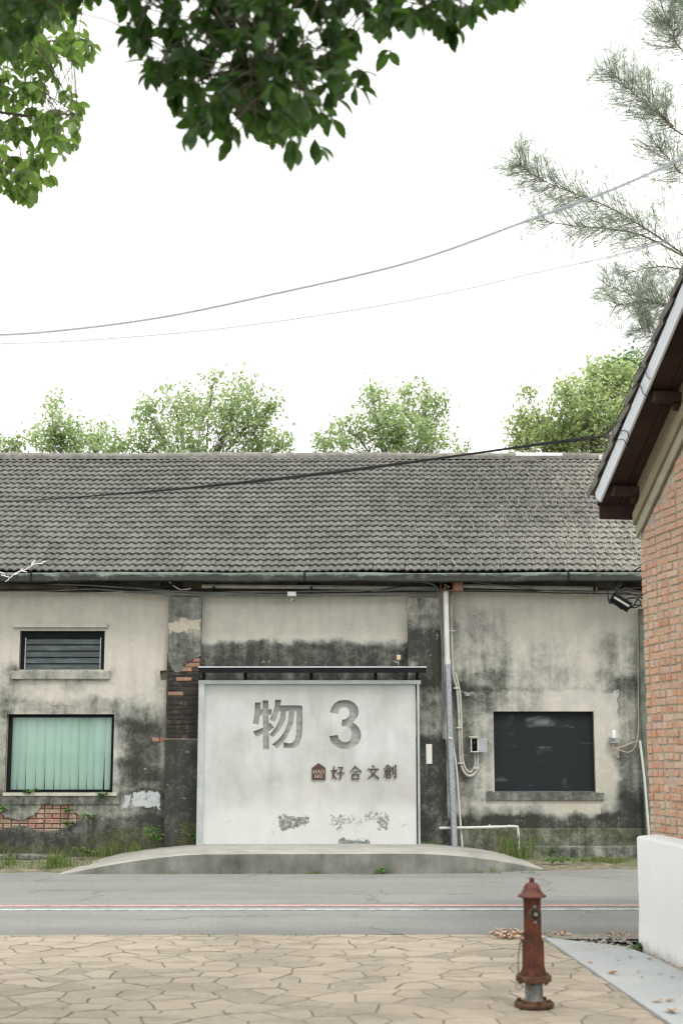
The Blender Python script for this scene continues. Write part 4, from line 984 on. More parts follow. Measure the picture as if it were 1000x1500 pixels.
# ================================================================== BRICK GABLE HOUSE (right)
GC = Vector((2.70, 12.7, 0)); gd = Vector((.1820, -.9833, 0)); gn_ = Vector((-.9833, -.1820, 0))   # along the gable towards us, outward normal
house = empty('brick_house', GC, 'red brick gable house with white bargeboard and tiled roof', 'building')
PT = .645
def gp_(s, z, o_=0.0): return GC+gd*s+gn_*o_+Vector((0, 0, z))
def gbox(s0, s1, z0a, z0b, z1a, z1b, o0, o1):
    """slanted bar along the gable: from s0..s1, bottom z0a->z0b, top z1a->z1b, offsets o0..o1 along the outward normal"""
    V_ = [gp_(s0, z0a, o0), gp_(s1, z0b, o0), gp_(s1, z1b, o0), gp_(s0, z1a, o0), gp_(s0, z0a, o1), gp_(s1, z0b, o1), gp_(s1, z1b, o1), gp_(s0, z1a, o1)]
    return MB().add(V_, [(0, 1, 2, 3), (7, 6, 5, 4), (4, 5, 1, 0), (5, 6, 2, 1), (6, 7, 3, 2), (7, 4, 0, 3)])
HALF = 3.1
M_mort = NT('house_mortar'); mm_ = M_mort; mn = mm_.noise(7, 7, .7)
M_mort = mm_.bsdf(mm_.mix(mm_.mr(mm_.noise(24, 5, .7), .56, .66, 0, .8), mm_.ramp(mn, [(.3, (.27, .245, .185)), (.5, (.40, .37, .295)), (.7, (.48, .45, .38))]), (.07, .062, .045)), .95, 0, mm_.bump(mn, .8, .02), .1)
zc = 3.62
# wall body (mortar core), with gable triangle
V_ = [gp_(0, -.1), gp_(2*HALF, -.1), gp_(2*HALF, zc), gp_(HALF, zc+PT*HALF), gp_(0, zc)]; V2 = [p-gn_*.3 for p in V_]
MB().add(V_+V2, [(0, 1, 2, 3, 4), (9, 8, 7, 6, 5)]+[(k, 5+k, 5+(k+1) % 5, (k+1) % 5) for k in range(5)]).build('wall', M_mort, house)
V_ = [gp_(.003, -.1, -.3), gp_(.003, zc, -.3), gp_(.003, zc, -5), gp_(.003, -.1, -5)]; V2 = [p+gd*.25 for p in V_]
MB().add(V_+V2, [(0, 1, 2, 3), (7, 6, 5, 4)]+[(k, 4+k, 4+(k+1) % 4, (k+1) % 4) for k in range(4)]).build('side_wall', M_mort, house)
# bricks of the gable wall
ang = math.atan2(gd.y, gd.x)
rot = Matrix((( gd.x, -gn_.x, 0), (gd.y, -gn_.y, 0), (0, 0, 1)))      # local x along gable, local y into the wall
hl = wloc(house); restb = MB(); nb = 0
cands = []
zj = .02; j = 0
while zj < zc+PT*HALF:
    kind = 's' if j % 2 else 'h'; L = BL if kind == 's' else BL/2-BM/2
    s = .0
    first = True
    while s < 2*HALF-.05:
        Lk, kk = L, kind
        if first and j % 2: Lk, kk = BL/2-BM/2, 'h'       # closer at the corner keeps the bond
        elif rnd.random() < .14 and kind == 's': Lk, kk = BL/2-BM/2, 'h'
        sc0 = s+Lk/2; lim = zc+PT*(sc0 if sc0 < HALF else 2*HALF-sc0)-.22
        if zj < lim: cands.append((sc0, zj, kk))
        s += Lk+BM+rnd.uniform(-.003, .004); first = False
    zj += BH+BM; j += 1
for (s, z, kk) in cands:
    p = gp_(s+.0, z+rnd.uniform(-.004, .004)+.008*math.sin(s*2.3), .0)
    p += -gn_*(.05-.0095-rnd.uniform(-.006, .006))
    me = rnd.choice(VAR_RED[kk]); M4 = rot.to_4x4() @ Matrix.Rotation(rnd.uniform(-.015, .015), 4, 'Y')
    u_, v_, f_ = pix(p)
    if nb < 300 and 920 < u_ < 1030 and 700 < v_ < 1290: link('brick', me, house, mat4=Matrix.Translation(p-hl) @ M4); nb += 1
    elif s < 3.4:
        T = Matrix.Translation(p) @ M4; restb.add([T @ v.co for v in me.vertices], [tuple(pl.vertices) for pl in me.polygons])
restb.build('upper_bricks', M_brick, house, kind='stuff')
# cement rake bands, soffit, purlins, bargeboard, verge tiles
M_olive = plaster('olive_cement', .25, [], ramp=[(0, (.33, .29, .20)), (.3, (.25, .22, .145)), (.6, (.14, .125, .08)), (1, (.05, .045, .03))], grain=.45, streak=.2)
M_band = plaster('grey_cement_band', .22, [], ramp=[(0, (.42, .40, .32)), (.4, (.27, .26, .20)), (1, (.07, .07, .05))], grain=.45, streak=.2)
def rk(s): return PT*s
for (z0, z1, o0, o1, m_, nm) in [(3.47, 3.585, .012, .035, M_band, 'rake_band'), (3.588, 3.70, .012, .062, M_olive, 'rake_band'), (3.702, 3.93, .005, .030, M_olive, 'rake_plaster')]:
    gbox(-.035, HALF, z0+rk(-.035), z0+rk(HALF), z1+rk(-.035), z1+rk(HALF), o0, o1).build(nm, m_, house)
    gbox(HALF, 2*HALF+.03, z0+rk(HALF), z0-rk(.03), z1+rk(HALF), z1-rk(.03), o0, o1).build(nm, m_, house)
M_soff = simple('dark_soffit_board', (.050, .030, .022), .85, var=.4, scale=4, bump=.3)
OV = .33; E0 = -.24
k_ = 0
while k_ < 3:
    o0 = -.30+k_*.21; gbox(E0, HALF, 3.925+rk(E0), 3.925+rk(HALF), 3.945+rk(E0), 3.945+rk(HALF), o0+.003, min(OV-.012, o0+.205)).build('soffit_board', M_soff, house); k_ += 1
gbox(HALF, 2*HALF-E0, 3.925+rk(HALF), 3.925+rk(E0), 3.945+rk(HALF), 3.945+rk(E0), -.3, OV-.012).build('soffit_board', M_soff, house)
M_beam = simple('purlin_wood', (.048, .030, .023), .85, var=.45, scale=7, bump=.3)
for s in (-.02, .96, 1.95, 2.95):
    V_ = [gp_(s, 3.835+rk(s), -.02), gp_(s+.09, 3.835+rk(s), -.02), gp_(s+.09, 3.922+rk(s), -.02), gp_(s, 3.922+rk(s), -.02)]; V2 = [p+gn_*(OV-.04) for p in V_]
    MB().add(V_+V2, [(0, 1, 2, 3), (7, 6, 5, 4)]+[((k+1) % 4, k, 4+k, 4+(k+1) % 4) for k in range(4)]).build('purlin', M_beam, house, bevel=.006)
    V_ = [gp_(s+.02, 3.77+rk(s), -.02), gp_(s+.07, 3.77+rk(s), -.02), gp_(s+.07, 3.832+rk(s), -.02), gp_(s+.02, 3.832+rk(s), -.02)]; V2 = [p+gn_*.11 for p in V_]
    MB().add(V_+V2, [(0, 1, 2, 3), (7, 6, 5, 4)]+[((k+1) % 4, k, 4+k, 4+(k+1) % 4) for k in range(4)]).build('corbel', M_beam, house, bevel=.006)
gbox(E0+.02, E0+.05, 3.80+rk(E0), 3.80+rk(E0), 3.92+rk(E0), 3.92+rk(E0), -.3, OV-.02).build('eave_fascia', M_soff, house)
M_barge = simple('white_bargeboard', (.62, .66, .72), .55, var=.05, scale=2, bump=.03)
V_ = [gp_(-.145, 3.788, OV), gp_(HALF, 3.875+rk(HALF), OV), gp_(HALF, 4.055+rk(HALF), OV), gp_(-.25, 4.055+rk(-.25), OV), gp_(-.235, 3.845, OV)]; V2 = [p-gn_*.022 for p in V_]
MB().add(V_+V2, [(4, 3, 2, 1, 0), (5, 6, 7, 8, 9)]+[(k, (k+1) % 5, 5+(k+1) % 5, 5+k) for k in range(5)]).build('bargeboard', M_barge, house, bevel=.003)
gbox(HALF, 2*HALF+.25, 3.875+rk(HALF), 3.875-rk(.25), 4.055+rk(HALF), 4.055-rk(.25), OV-.022, OV).build('bargeboard', M_barge, house)
gbox(E0-.03, HALF, 3.95+rk(E0-.03), 3.95+rk(HALF), 4.03+rk(E0-.03), 4.03+rk(HALF), -5, OV-.026).build('roof_deck', M_soff, house)
gbox(HALF, 2*HALF+.25, 3.95+rk(HALF), 3.95-rk(.25), 4.03+rk(HALF), 4.03-rk(.25), -5, OV-.026).build('roof_deck', M_soff, house)
sl2 = Vector((gd.x, gd.y, PT)).normalized(); nn2 = gn_.cross(sl2).normalized()
if nn2.z < 0: nn2 = -nn2
M_vt = simple('verge_tile', (.17, .165, .148), .93, var=.35, scale=12, bump=.5)
ex = .235; nvt = 17; fart = MB()
vme = []
for q_ in range(3):
    rr = random.Random(q_); b = MB()
    pf = [(-.032, .090), (-.028, .116), (.02, .122), (.10, .085), (.22, .083)]
    Vv = []
    for s_, lift in ((-.03, .046), (ex+.015, .0)):
        Vv += [(s_+rr.uniform(-.006, .006), -x_, h_+lift) for x_, h_ in pf]+[(s_, -x_, h_-.045+lift) for x_, h_ in reversed(pf)]
    n_ = 10
    b.add(Vv, [tuple(range(n_)), tuple(reversed(range(n_, 2*n_)))]+[((k+1) % n_, k, n_+k, n_+(k+1) % n_) for k in range(n_)])
    vme.append(b)
vmesh = [b.mesh('verge_tile', M_vt) for b in vme]
L0 = (E0-.06)
fr3 = Matrix(((sl2.x, -gn_.x*-1, nn2.x), (sl2.y, -gn_.y*-1, nn2.y), (sl2.z, 0, nn2.z)))
slen = math.sqrt(1+PT*PT)
for i in range(nvt):
    s = L0+i*ex/slen
    for col_ in range(0, 22):
        off = OV-.012-col_*.225
        p = gp_(s, 4.0+rk(s), off)+nn2*rnd.uniform(-.006, .012); k = rnd.randrange(3)
        if col_ == 0: link('verge_tile', vmesh[k], house, mat4=Matrix.Translation(p-hl) @ fr3.to_4x4() @ Matrix.Rotation(rnd.uniform(-.05, .05), 4, 'X') @ Matrix.Rotation(rnd.uniform(-.02, .02), 4, 'Y'))
        else: fart.add([p+fr3@Vector(q_) for q_ in vme[k].v], vme[k].f)
fart.build('roof_tiles', M_vt, house, kind='stuff')

# ---- low white wall ----------------------------------------------------------------------
wm = NT('white_painted_concrete'); w1 = wm.noise(1.5, 6, .6); w2 = wm.noise(1, 6, .6, vec=wm.scl(wm.pos, (6, 6, .6)))
wz_ = wm.n('ShaderNodeSeparateXYZ'); wm.set(wz_.inputs[0], wm.pos)
wc = wm.mix(wm.mr(wm.math('ADD', wm.math('MULTIPLY', w1, .75), wm.math('MULTIPLY', w2, .25)), .35, .65), (.64, .655, .66), (.70, .715, .715))
foot = wm.math('MULTIPLY', wm.mr(wm.math('ADD', wz_.outputs[2], wm.math('MULTIPLY', wm.noise(9, 6, .7), .24)), .24, .08), .8)
wc = wm.mix(foot, wc, (.33, .32, .27)); wc = wm.mix(wm.mr(wm.noise(2.2, 9, .8, dist=1.5), .685, .70, 0, .35), wc, (.35, .36, .35))
M_white = wm.bsdf(wc, .8, 0, wm.bump(wm.math('ADD', w1, wm.math('MULTIPLY', wm.noise(50, 4), .3)), .3, .012), .25)
LWN = Vector((.9967, .0815, 0)); TH = .19; HT = .885
b = MB(); NSEG = 24; Vv = []
pf = [(-.012, -.05), (-.010, .12), (0, .3), (.001, HT-.02), (.008, HT-.005), (.024, HT), (TH-.03, HT+.012), (TH-.008, HT+.006), (TH, HT-.012), (TH, -.05)]
for i in range(NSEG+1):
    a_ = LW0+lwd*(6.2*i/NSEG); wv_ = .006*math.sin(i*.9)+.003*rnd.uniform(-1, 1)
    Vv += [tuple(a_+LWN*(x_+wv_)+Vector((0, 0, z_+.004*math.sin(i*.6)))) for x_, z_ in pf]
n_ = len(pf); Ff = [(s*n_+k, (s+1)*n_+k, (s+1)*n_+k+1, s*n_+k+1) for s in range(NSEG) for k in range(n_-1)]
b.add(Vv, [tuple(reversed(f)) for f in Ff]+[tuple(reversed(range(n_))), tuple(NSEG*n_+k for k in range(n_))], True)
lw = b.build('low_wall', M_white, loc=LW0, sharp=50, bevel=.012); tag(lw, 'low white painted concrete wall beside the brick house', 'wall')

# ================================================================== HYDRANT
HX = atz(782, 1478); HS = 1.0
hyd = empty('fire_hydrant', HX, 'rusty red fire hydrant with domed cap on the paving edge', 'hydrant')
hm = NT('rusty_paint'); h1 = hm.noise(9, 8, .68, dist=.4); h2 = hm.noise(42, 6, .7); h3 = hm.noise(1, 5, .6, vec=hm.scl(hm.pos, (22, 22, 3)))
hc = hm.ramp(hm.math('ADD', hm.math('MULTIPLY', h1, .6), hm.math('MULTIPLY', h3, .4)), [(.30, (.014, .009, .007)), (.42, (.044, .015, .009)), (.52, (.090, .025, .011)), (.63, (.17, .053, .016)), (.82, (.095, .035, .024))])
hc = hm.mix(.18, hc, (.02, .012, .01)); hc = hm.mix(hm.mr(h2, .62, .72, 0, .7), hc, (.05, .032, .026)); hc = hm.mix(hm.mr(hm.noise(26, 3, .6), .72, .76, 0, .7), hc, (.45, .38, .32))
M_hyd = hm.bsdf(hc, .78, 0, hm.bump(hm.math('ADD', h2, h1), .5, .004), .3)
M_cap = NT('faded_red_cap'); k_ = M_cap; kn = k_.noise(14, 7, .7)
M_cap = k_.bsdf(k_.ramp(kn, [(.3, (.055, .021, .016)), (.5, (.110, .038, .027)), (.7, (.16, .068, .052))]), .7, 0, k_.bump(kn, .3, .003), .35)
M_flange = simple('rusted_flange', (.095, .048, .027), .88, .05, var=.5, scale=22, bump=.6)
M_stub = NT('grey_stub'); k_ = M_stub; kn = k_.noise(8, 6, .65, vec=k_.scl(k_.pos, (2, 2, 1)))
M_stub = k_.bsdf(k_.ramp(kn, [(.35, (.10, .06, .035)), (.45, (.12, .125, .118)), (.65, (.18, .19, .18))]), .75, 0, k_.bump(kn, .3, .003), .3)
ztop_h = aty(781, 1286, HX.y).z
kz = ztop_h/ (1345-100)
Zc = lambda y: (1345-y)*kz
Rr = lambda px_: px_/1450
def hl_(name, prof_, mat, n=40, parent=hyd): return MB().lathe([(Rr(r_), Zc(y_)) for r_, y_ in prof_], HX, n).build(name, mat, parent, sharp=40)
hl_('base_plate', [(150, 1352), (158, 1346), (158, 1322), (150, 1318)], M_flange)
hl_('base_flange', [(170, 1319), (177, 1312), (178, 1288), (171, 1280), (110, 1274), (96, 1262)], M_flange)
hl_('stub_pipe', [(92, 1268), (84, 1258), (80, 1245), (80, 1092)], M_stub)
hl_('lower_flange', [(100, 1086), (150, 1084), (158, 1078), (160, 1056), (160, 1034), (154, 1028), (112, 1022)], M_flange)
hl_('lower_barrel', [(126, 1026), (112, 990), (103, 965), (99, 940), (97, 700), (95, 694), (82, 690)], M_hyd)
hl_('upper_barrel', [(84, 692), (82, 685), (79, 640), (78, 330), (82, 300), (84, 282)], M_hyd)
cap = hl_('cap', [(86, 282), (116, 286), (129, 279), (129, 268), (112, 256), (96, 240), (86, 224), (84, 214), (76, 208), (74, 194), (68, 174), (56, 158), (40, 147), (24, 142)], M_cap)
MB().lathe([(Rr(24), Zc(146)), (Rr(23), Zc(104)), (Rr(19), Zc(99))], HX, 5).build('operating_nut', M_hyd, cap)
for k in range(6):
    t = 2*math.pi*(k+.3)/6
    p = HX+Vector((math.cos(t)*Rr(132), math.sin(t)*Rr(132), 0)); MB().lathe([(.013, Zc(1100)), (.013, Zc(1086))], p, 6).build('bolt', M_flange, hyd); MB().lathe([(.012, Zc(1030)), (.012, Zc(1016)), (.007, Zc(1010))], p, 6).build('bolt', M_flange, hyd)
    p = HX+Vector((math.cos(t+.4)*Rr(138), math.sin(t+.4)*Rr(138), 0)); MB().lathe([(.015, Zc(1275)), (.015, Zc(1256)), (.009, Zc(1248))], p, 6).build('bolt', M_flange, hyd)
for k in range(4):
    t = math.pi/4+k*math.pi/2; d_ = Vector((math.cos(t), math.sin(t), 0)); q_ = Vector((-d_.y, d_.x, 0))*.006
    A = HX+d_*Rr(94); Bz = [(A, Zc(1010)), (HX+d_*Rr(142), Zc(1010)), (A, Zc(948))]
    MB().add([a_+q_*sg+Vector((0, 0, z_)) for sg in (1, -1) for a_, z_ in Bz], [(0, 1, 2), (5, 4, 3), (0, 3, 4, 1), (1, 4, 5, 2), (2, 5, 3, 0)]).build('web', M_hyd, hyd)
# outlet facing us, slightly to the right
nd = Vector((.16, -1, .0)).normalized(); nr = nd.cross(Vector((0, 0, 1))).normalized(); nu = nr.cross(nd)
nc = HX+Vector((.0, 0, Zc(440)))
def ring(name, prof_, mat, parent=hyd, n=24, c0=nc):
    b = MB(); Vv = []
    for (r_, l_) in prof_:
        for k in range(n): t = 2*math.pi*k/n; Vv.append(c0+nd*l_+(nr*math.cos(t)+nu*math.sin(t))*r_)
    Ff = [(i*n+k, i*n+(k+1) % n, (i+1)*n+(k+1) % n, (i+1)*n+k) for i in range(len(prof_)-1) for k in range(n)]
    b.add(Vv, Ff+[tuple(reversed(range(n))), tuple((len(prof_)-1)*n+k for k in range(n))], True); return b.build(name, mat, parent, sharp=35)
nz_ = ring('outlet', [(.041, .03), (.041, .058), (.039, .064), (.032, .066)], M_flange)
ring('outlet_mouth', [(.030, .058), (.030, .0672), (.026, .068)], M_void, nz_)
ring('outlet_boss', [(.014, .060), (.013, .082), (.007, .086)], simple('worn_metal', (.20, .18, .16), .6, .3, scale=30), nz_, 6)
for sg in (1, -1):
    c_ = nc+nu*(.045*sg)+nd*.045; MB().obox(c_-nr*.010-nu*.010, nr*.020, nd*.016, nu*.020).build('lug', M_stub, nz_)
# chain and ring
ch = []
for k in range(27):
    t = k/26; x_ = -.066-.004*t-.028*t**1.3-.018*math.sin(math.pi*t); ch.append(HX+Vector((x_, -.02-.05*t, Zc(640)+(Zc(1055)-Zc(640))*t)))
M_chain = simple('dark_chain', (.06, .05, .045), .6, .4, var=.4, scale=40, bump=0)
for k in range(26):
    a_, b2 = ch[k], ch[k+1]; d_ = (b2-a_).normalized(); sd_ = (Vector((0, 1, 0)) if k % 2 else Vector((1, 0, 0))); sd_ = (sd_-d_*sd_.dot(d_)).normalized(); mid = (a_+b2)/2; Lh = (b2-a_).length*.62
    MB().tube([mid+d_*Lh*math.cos(t)+sd_*.0052*math.sin(t) for t in [i*math.pi/4 for i in range(9)]], .0017, 5, False).build('chain_link', M_chain, hyd)
rc_ = ch[-1]+Vector((0, 0, -.030)); MB().tube([rc_+Vector((.022*math.sin(t), .004*math.cos(t), .028*math.cos(t))) for t in [i*math.pi/8 for i in range(17)]], .0016, 5, False).build('chain_ring', M_chain, hyd)
MB().tube([HX+Vector((-.05, -.01, Zc(634))), HX+Vector((-.068, -.02, Zc(640)))], .006, 6).build('chain_eye', M_hyd, hyd)

# ================================================================== PLANTS
def leaf_mat(name, cols, tcol, tf=.4, rough=.45, spec=.4, scale=1.2, rand=True):
    m = NT(name)
    f = m.math('ADD', m.math('MULTIPLY', m.rand(), .5), m.math('MULTIPLY', m.noise(scale, 3), .5)) if rand else m.noise(scale, 4, .6)
    c = m.ramp(f, cols); return m.bsdf(c, rough, 0, None, spec, trans=(tf, m.mix(.6, c, tcol)))
def leaf_arrays(P, D, Nn, Lg, Wd, fold=.25, droop=.2):
    """six-point folded leaves: returns V, F (quads)"""
    P, D, Nn = map(lambda a: np.asarray(a, dtype=np.float64), (P, D, Nn)); n = len(P)
    D = D/np.linalg.norm(D, axis=1, keepdims=True); S = np.cross(D, Nn); S /= np.linalg.norm(S, axis=1, keepdims=True)+1e-9; U = np.cross(S, D)
    Lg = np.broadcast_to(np.asarray(Lg, dtype=float), (n,))[:, None]; Wd = np.broadcast_to(np.asarray(Wd, dtype=float), (n,))[:, None]
    base = P; mid = P+D*Lg*.5-U*Lg*droop*.25; tip = P+D*Lg-U*Lg*droop
    l1 = P+D*Lg*.38+S*Wd*.5+U*Wd*fold-U*Lg*droop*.15; r1 = P+D*Lg*.38-S*Wd*.5+U*Wd*fold-U*Lg*droop*.15
    V = np.stack([base, l1, mid, r1, tip], 1).reshape(-1, 3); i = np.arange(n)[:, None]*5
    F = np.concatenate([i+np.array([[0, 2, 1, 1]]), i+np.array([[0, 3, 2, 2]]), i+np.array([[1, 2, 4, 4]]), i+np.array([[2, 3, 4, 4]])])
    return V, F[:, :3]
nr_ = np.random.default_rng(5)
M_bark = simple('grey_bark', (.17, .145, .115), .95, var=.4, scale=10, bump=.6)
M_twig = simple('brown_twig', (.16, .11, .07), .9, var=.3, scale=20, bump=.1)

def build_tree(name, label, base, lobes, mat, nclus, nleaf, leaf=(.122, .058), Y=30, group='trees behind the warehouse', seed=1, spread=.19, trunk_r=.10):
    """lobes: (u, v, r_px) in view at depth Y; trunk rises from base (x,y)"""
    g = np.random.default_rng(seed); root = empty(name, (base[0], base[1], 0), label, 'tree', group)
    kpx = Y/FPX; P = []; D = []; Nn = []; b = MB()
    fork = Vector((base[0], base[1], aty(500, 720, Y).z)); tr_pts = [Vector((base[0], base[1], -.1)), Vector((base[0]+.1, base[1], 2.5)), fork]
    b.tube(smooth(tr_pts), [trunk_r*(1.3-.5*i/12) for i in range(13)], 8)
    for (u, v, rpx, wgt) in lobes:
        dy = g.uniform(-.8, .8); c = aty(u, v, Y+dy); r = rpx*kpx
        a = fork+Vector((g.uniform(-.1, .1), 0, -g.uniform(0, .4))); m1 = a.lerp(c, .5)+Vector((g.uniform(-.2, .2), g.uniform(-.2, .2), .15))
        limb = smooth([a, m1, c], 5); b.tube(limb, [trunk_r*.26*(1-.8*i/(len(limb)-1)) for i in range(len(limb))], 5, False)
        for _ in range(max(3, int(nclus*wgt*1.35))):
            q = g.normal(size=3); q /= np.linalg.norm(q); q *= r*(g.random()**.45); q[1] *= 1.25
            e = c+Vector(q); st = limb[int(g.uniform(.35, 1)*(len(limb)-1))]
            tip = e+Vector((q[0]*.15+g.normal()*.05, g.normal()*.05, .10+abs(g.normal())*.08))
            tw = [st, st.lerp(e, .6)+Vector((0, 0, .05)), e, tip]
            b.tube(tw, [.006, .005, .004, .002], 4, False)
            for k in range(nleaf):
                t = g.random(); pp = e.lerp(tip, t*1.2)+Vector(g.normal(size=3)*spread*.55)
                ax = (tip-e).normalized(); d = Vector(g.normal(size=3)); d = (d-ax*d.dot(ax)*.5).normalized(); d.z -= .25
                P.append(pp); D.append(d); Nn.append(Vector((g.normal()*.5, g.normal()*.5, 1)))
    b.build('trunk', M_bark, root)
    n = len(P); s_ = g.uniform(.7, 1.25, n)
    V, F = leaf_arrays([tuple(p) for p in P], [tuple(p) for p in D], [tuple(p) for p in Nn], leaf[0]*s_, leaf[1]*s_, .18, .15)
    link('crown', npmesh('crown', V, F, mat, (base[0], base[1], 0)), root)
    return root
LM_A = leaf_mat('fresh_leaf', [(.3, (.12, .175, .09)), (.5, (.19, .25, .125)), (.7, (.26, .315, .15))], (.66, .86, .42), .64, scale=2.2, rand=False)
LM_B = leaf_mat('yellow_green_leaf', [(.3, (.17, .22, .11)), (.5, (.25, .30, .15)), (.7, (.32, .36, .18))], (.68, .85, .38), .64, scale=2.0, rand=False)
LM_C = leaf_mat('dark_green_leaf', [(.3, (.03, .075, .030)), (.5, (.05, .11, .045)), (.7, (.075, .15, .06))], (.3, .6, .22), .5, scale=2.0, rand=False)
X30 = lambda u: aty(u, 700, 30).x
build_tree('broadleaf_tree', 'low leafy treetop showing at the far end of the ridge away from the brick house', (X30(-15), 30), [(10, 662, 22, .8), (-25, 650, 30, .6)], LM_A, 26, 15, seed=2)
build_tree('broadleaf_tree', 'leafy tree with one tall upright shoot above the ridge', (X30(110), 30.6), [(80, 640, 24, .9), (78, 606, 9, .25), (80, 590, 6, .15), (110, 650, 30, 1), (145, 645, 22, .7), (170, 662, 22, .6), (55, 650, 16, .4), (130, 668, 40, 1)], LM_A, 26, 15, seed=3)
build_tree('broadleaf_tree', 'widest rounded leafy tree rising above the ridge', (X30(300), 30), [(232, 640, 36, 1), (215, 605, 20, .45), (258, 600, 32, .8), (300, 605, 42, 1.1), (312, 562, 12, .22), (345, 600, 38, 1), (352, 572, 16, .35), (378, 610, 30, .8), (395, 596, 14, .3), (330, 645, 50, 1.4), (270, 655, 40, 1.1), (380, 652, 30, .8), (412, 655, 20, .5), (205, 660, 26, .6)], LM_A, 28, 15, seed=4)
build_tree('broadleaf_tree', 'loose leafy tree above the ridge over the drainpipe with pale sky gaps', (X30(575), 30), [(556, 600, 34, .8), (600, 594, 28, .7), (625, 580, 14, .3), (545, 585, 14, .3), (590, 630, 44, 1.2), (555, 645, 40, 1.1), (520, 632, 24, .6), (490, 645, 24, .6), (625, 625, 28, .7), (645, 597, 16, .35), (640, 655, 26, .6), (472, 660, 14, .3), (600, 665, 40, 1), (672, 664, 10, .2)], LM_A, 27, 15, seed=6)
build_tree('broadleaf_tree', 'dense yellow green tree beside the roof of the brick house', (X30(860), 30.5), [(885, 580, 36, 1.2), (905, 560, 32, 1.0), (850, 600, 40, 1.3), (835, 580, 20, .5), (870, 640, 55, 2.2), (820, 640, 40, 1.4), (785, 632, 26, .7), (766, 615, 14, .3), (756, 648, 24, .6), (800, 660, 40, 1.1), (925, 620, 60, 2), (775, 582, 10, .15), (870, 548, 16, .3)], LM_B, 38, 15, seed=7)
build_tree('broadleaf_tree', 'dark green tree behind the dense yellow green tree', (X30(960), 33), [(925, 545, 26, 1), (900, 545, 16, .5), (950, 560, 40, 1.3), (960, 620, 60, 1.6)], LM_C, 40, 16, Y=33, seed=8)

# feathery she-oak on the right
M_need = leaf_mat('needle', [(.3, (.20, .26, .20)), (.55, (.26, .32, .245)), (.75, (.31, .36, .26))], (.52, .66, .48), .6, scale=1.6, rand=False)
TY = 20.0; tx_ = aty(1120, 700, TY).x
pine = empty('feathery_tree', (tx_, TY, 0), 'feathery grey green needle tree reaching over the brick house', 'tree')
g = np.random.default_rng(21); b = MB(); tw_ = MB(); NP_, ND_ = [], []
trk = [Vector((tx_, TY, -.1)), Vector((tx_-.05, TY, 4)), Vector((tx_+.05, TY, 8)), Vector((tx_, TY, 13))]
b.tube(smooth(trk), [.17*(1-.055*i) for i in range(19)], 8)
def branch(px, dY, dens, tl=1.0, r0=.016):
    pts_ = [aty(u, v, TY+dY*i/(len(px)-1)) for i, (u, v) in enumerate(px)]; pts_ = smooth(pts_, 8); n = len(pts_)
    b.tube(pts_, [r0*(1-.8*i/(n-1)) for i in range(n)], 5, False)
    L = sum((pts_[i+1]-pts_[i]).length for i in range(n-1))
    for _ in range(int(dens*1.25*L)):
        t = g.uniform(.10, 1.0)**.85; i = min(n-2, int(t*(n-1))); p = pts_[i].lerp(pts_[i+1], g.random()); d = (pts_[i+1]-pts_[i]).normalized()
        sd_ = Vector(g.normal(size=3)); sd_ = (sd_-d*sd_.dot(d)).normalized()
        ln = g.uniform(.18, .90)*tl*(1.15-.55*t); dr = (d*.75+sd_*.9).normalized()
        m1 = p+dr*ln*.5; e = p+dr*ln+Vector((0, 0, g.uniform(-.02, .10))*1) if False else p+dr*ln+Vector((0, 0, g.uniform(-.03, .08)))
        tw_.tube([p, m1, e], [.0040, .003, .002], 4, False)
        for k in range(3):
            s0 = p.lerp(e, g.uniform(.35, 1.0)); sd2 = (dr*.7+Vector(g.normal(size=3)*.6)+Vector((0, 0, .15))).normalized(); s1 = s0+sd2*g.uniform(.06, .20)
            tw_.tube([s0, s1], [.0020, .0014], 3, False)
            for q_ in range(12):
                NP_.append(s0.lerp(s1, g.uniform(.3, 1.0))+Vector(g.normal(size=3)*.006)); nd_ = sd2*1.0+Vector(g.normal(size=3)*.62); nd_.z += .1; ND_.append(nd_)
branch([(1130, 460), (1000, 372), (945, 335), (890, 303), (840, 283), (790, 262), (760, 240)], -.6, 58)
branch([(1000, 375), (940, 345), (890, 335), (840, 331), (790, 322)], .3, 50)
branch([(1130, 270), (1000, 198), (965, 168), (925, 135), (895, 105)], -.3, 60)
branch([(985, 185), (960, 160), (945, 140), (930, 120)], .5, 40, .8)
branch([(1130, 190), (1000, 75), (985, 48), (972, 28)], .2, 60)
branch([(1130, 330), (1010, 262), (985, 240), (965, 215)], .4, 50)
branch([(1130, 470), (1000, 450), (950, 440), (890, 418)], .2, 46, .9)
branch([(1130, 500), (1000, 458), (950, 442), (900, 448)], -.2, 40, .9)
branch([(1130, 430), (1000, 395), (950, 392), (910, 405)], .5, 26, .8)
branch([(1100, 560), (1000, 500), (960, 490), (935, 480)], .3, 45, .8)
branch([(1130, 120), (1010, 20), (990, -20), (970, -60)], .2, 50)
b.build('trunk', M_bark, pine); tw_.build('twigs', simple('green_twig', (.20, .20, .15), .9, var=.2, bump=0), pine)
NPa = np.array([tuple(p) for p in NP_]); NDa = np.array([tuple(p) for p in ND_]); NDa /= np.linalg.norm(NDa, axis=1, keepdims=True)
nn = len(NPa); L_ = g.uniform(.07, .17, nn)[:, None]; sd_ = np.cross(NDa, g.normal(size=(nn, 3))); sd_ /= np.linalg.norm(sd_, axis=1, keepdims=True)
V = np.stack([NPa-sd_*.0017, NPa+sd_*.0017, NPa+NDa*L_], 1).reshape(-1, 3); F = np.arange(nn*3).reshape(-1, 3)
link('crown', npmesh('needles', V, F, M_need, (tx_, TY, 0)), pine)

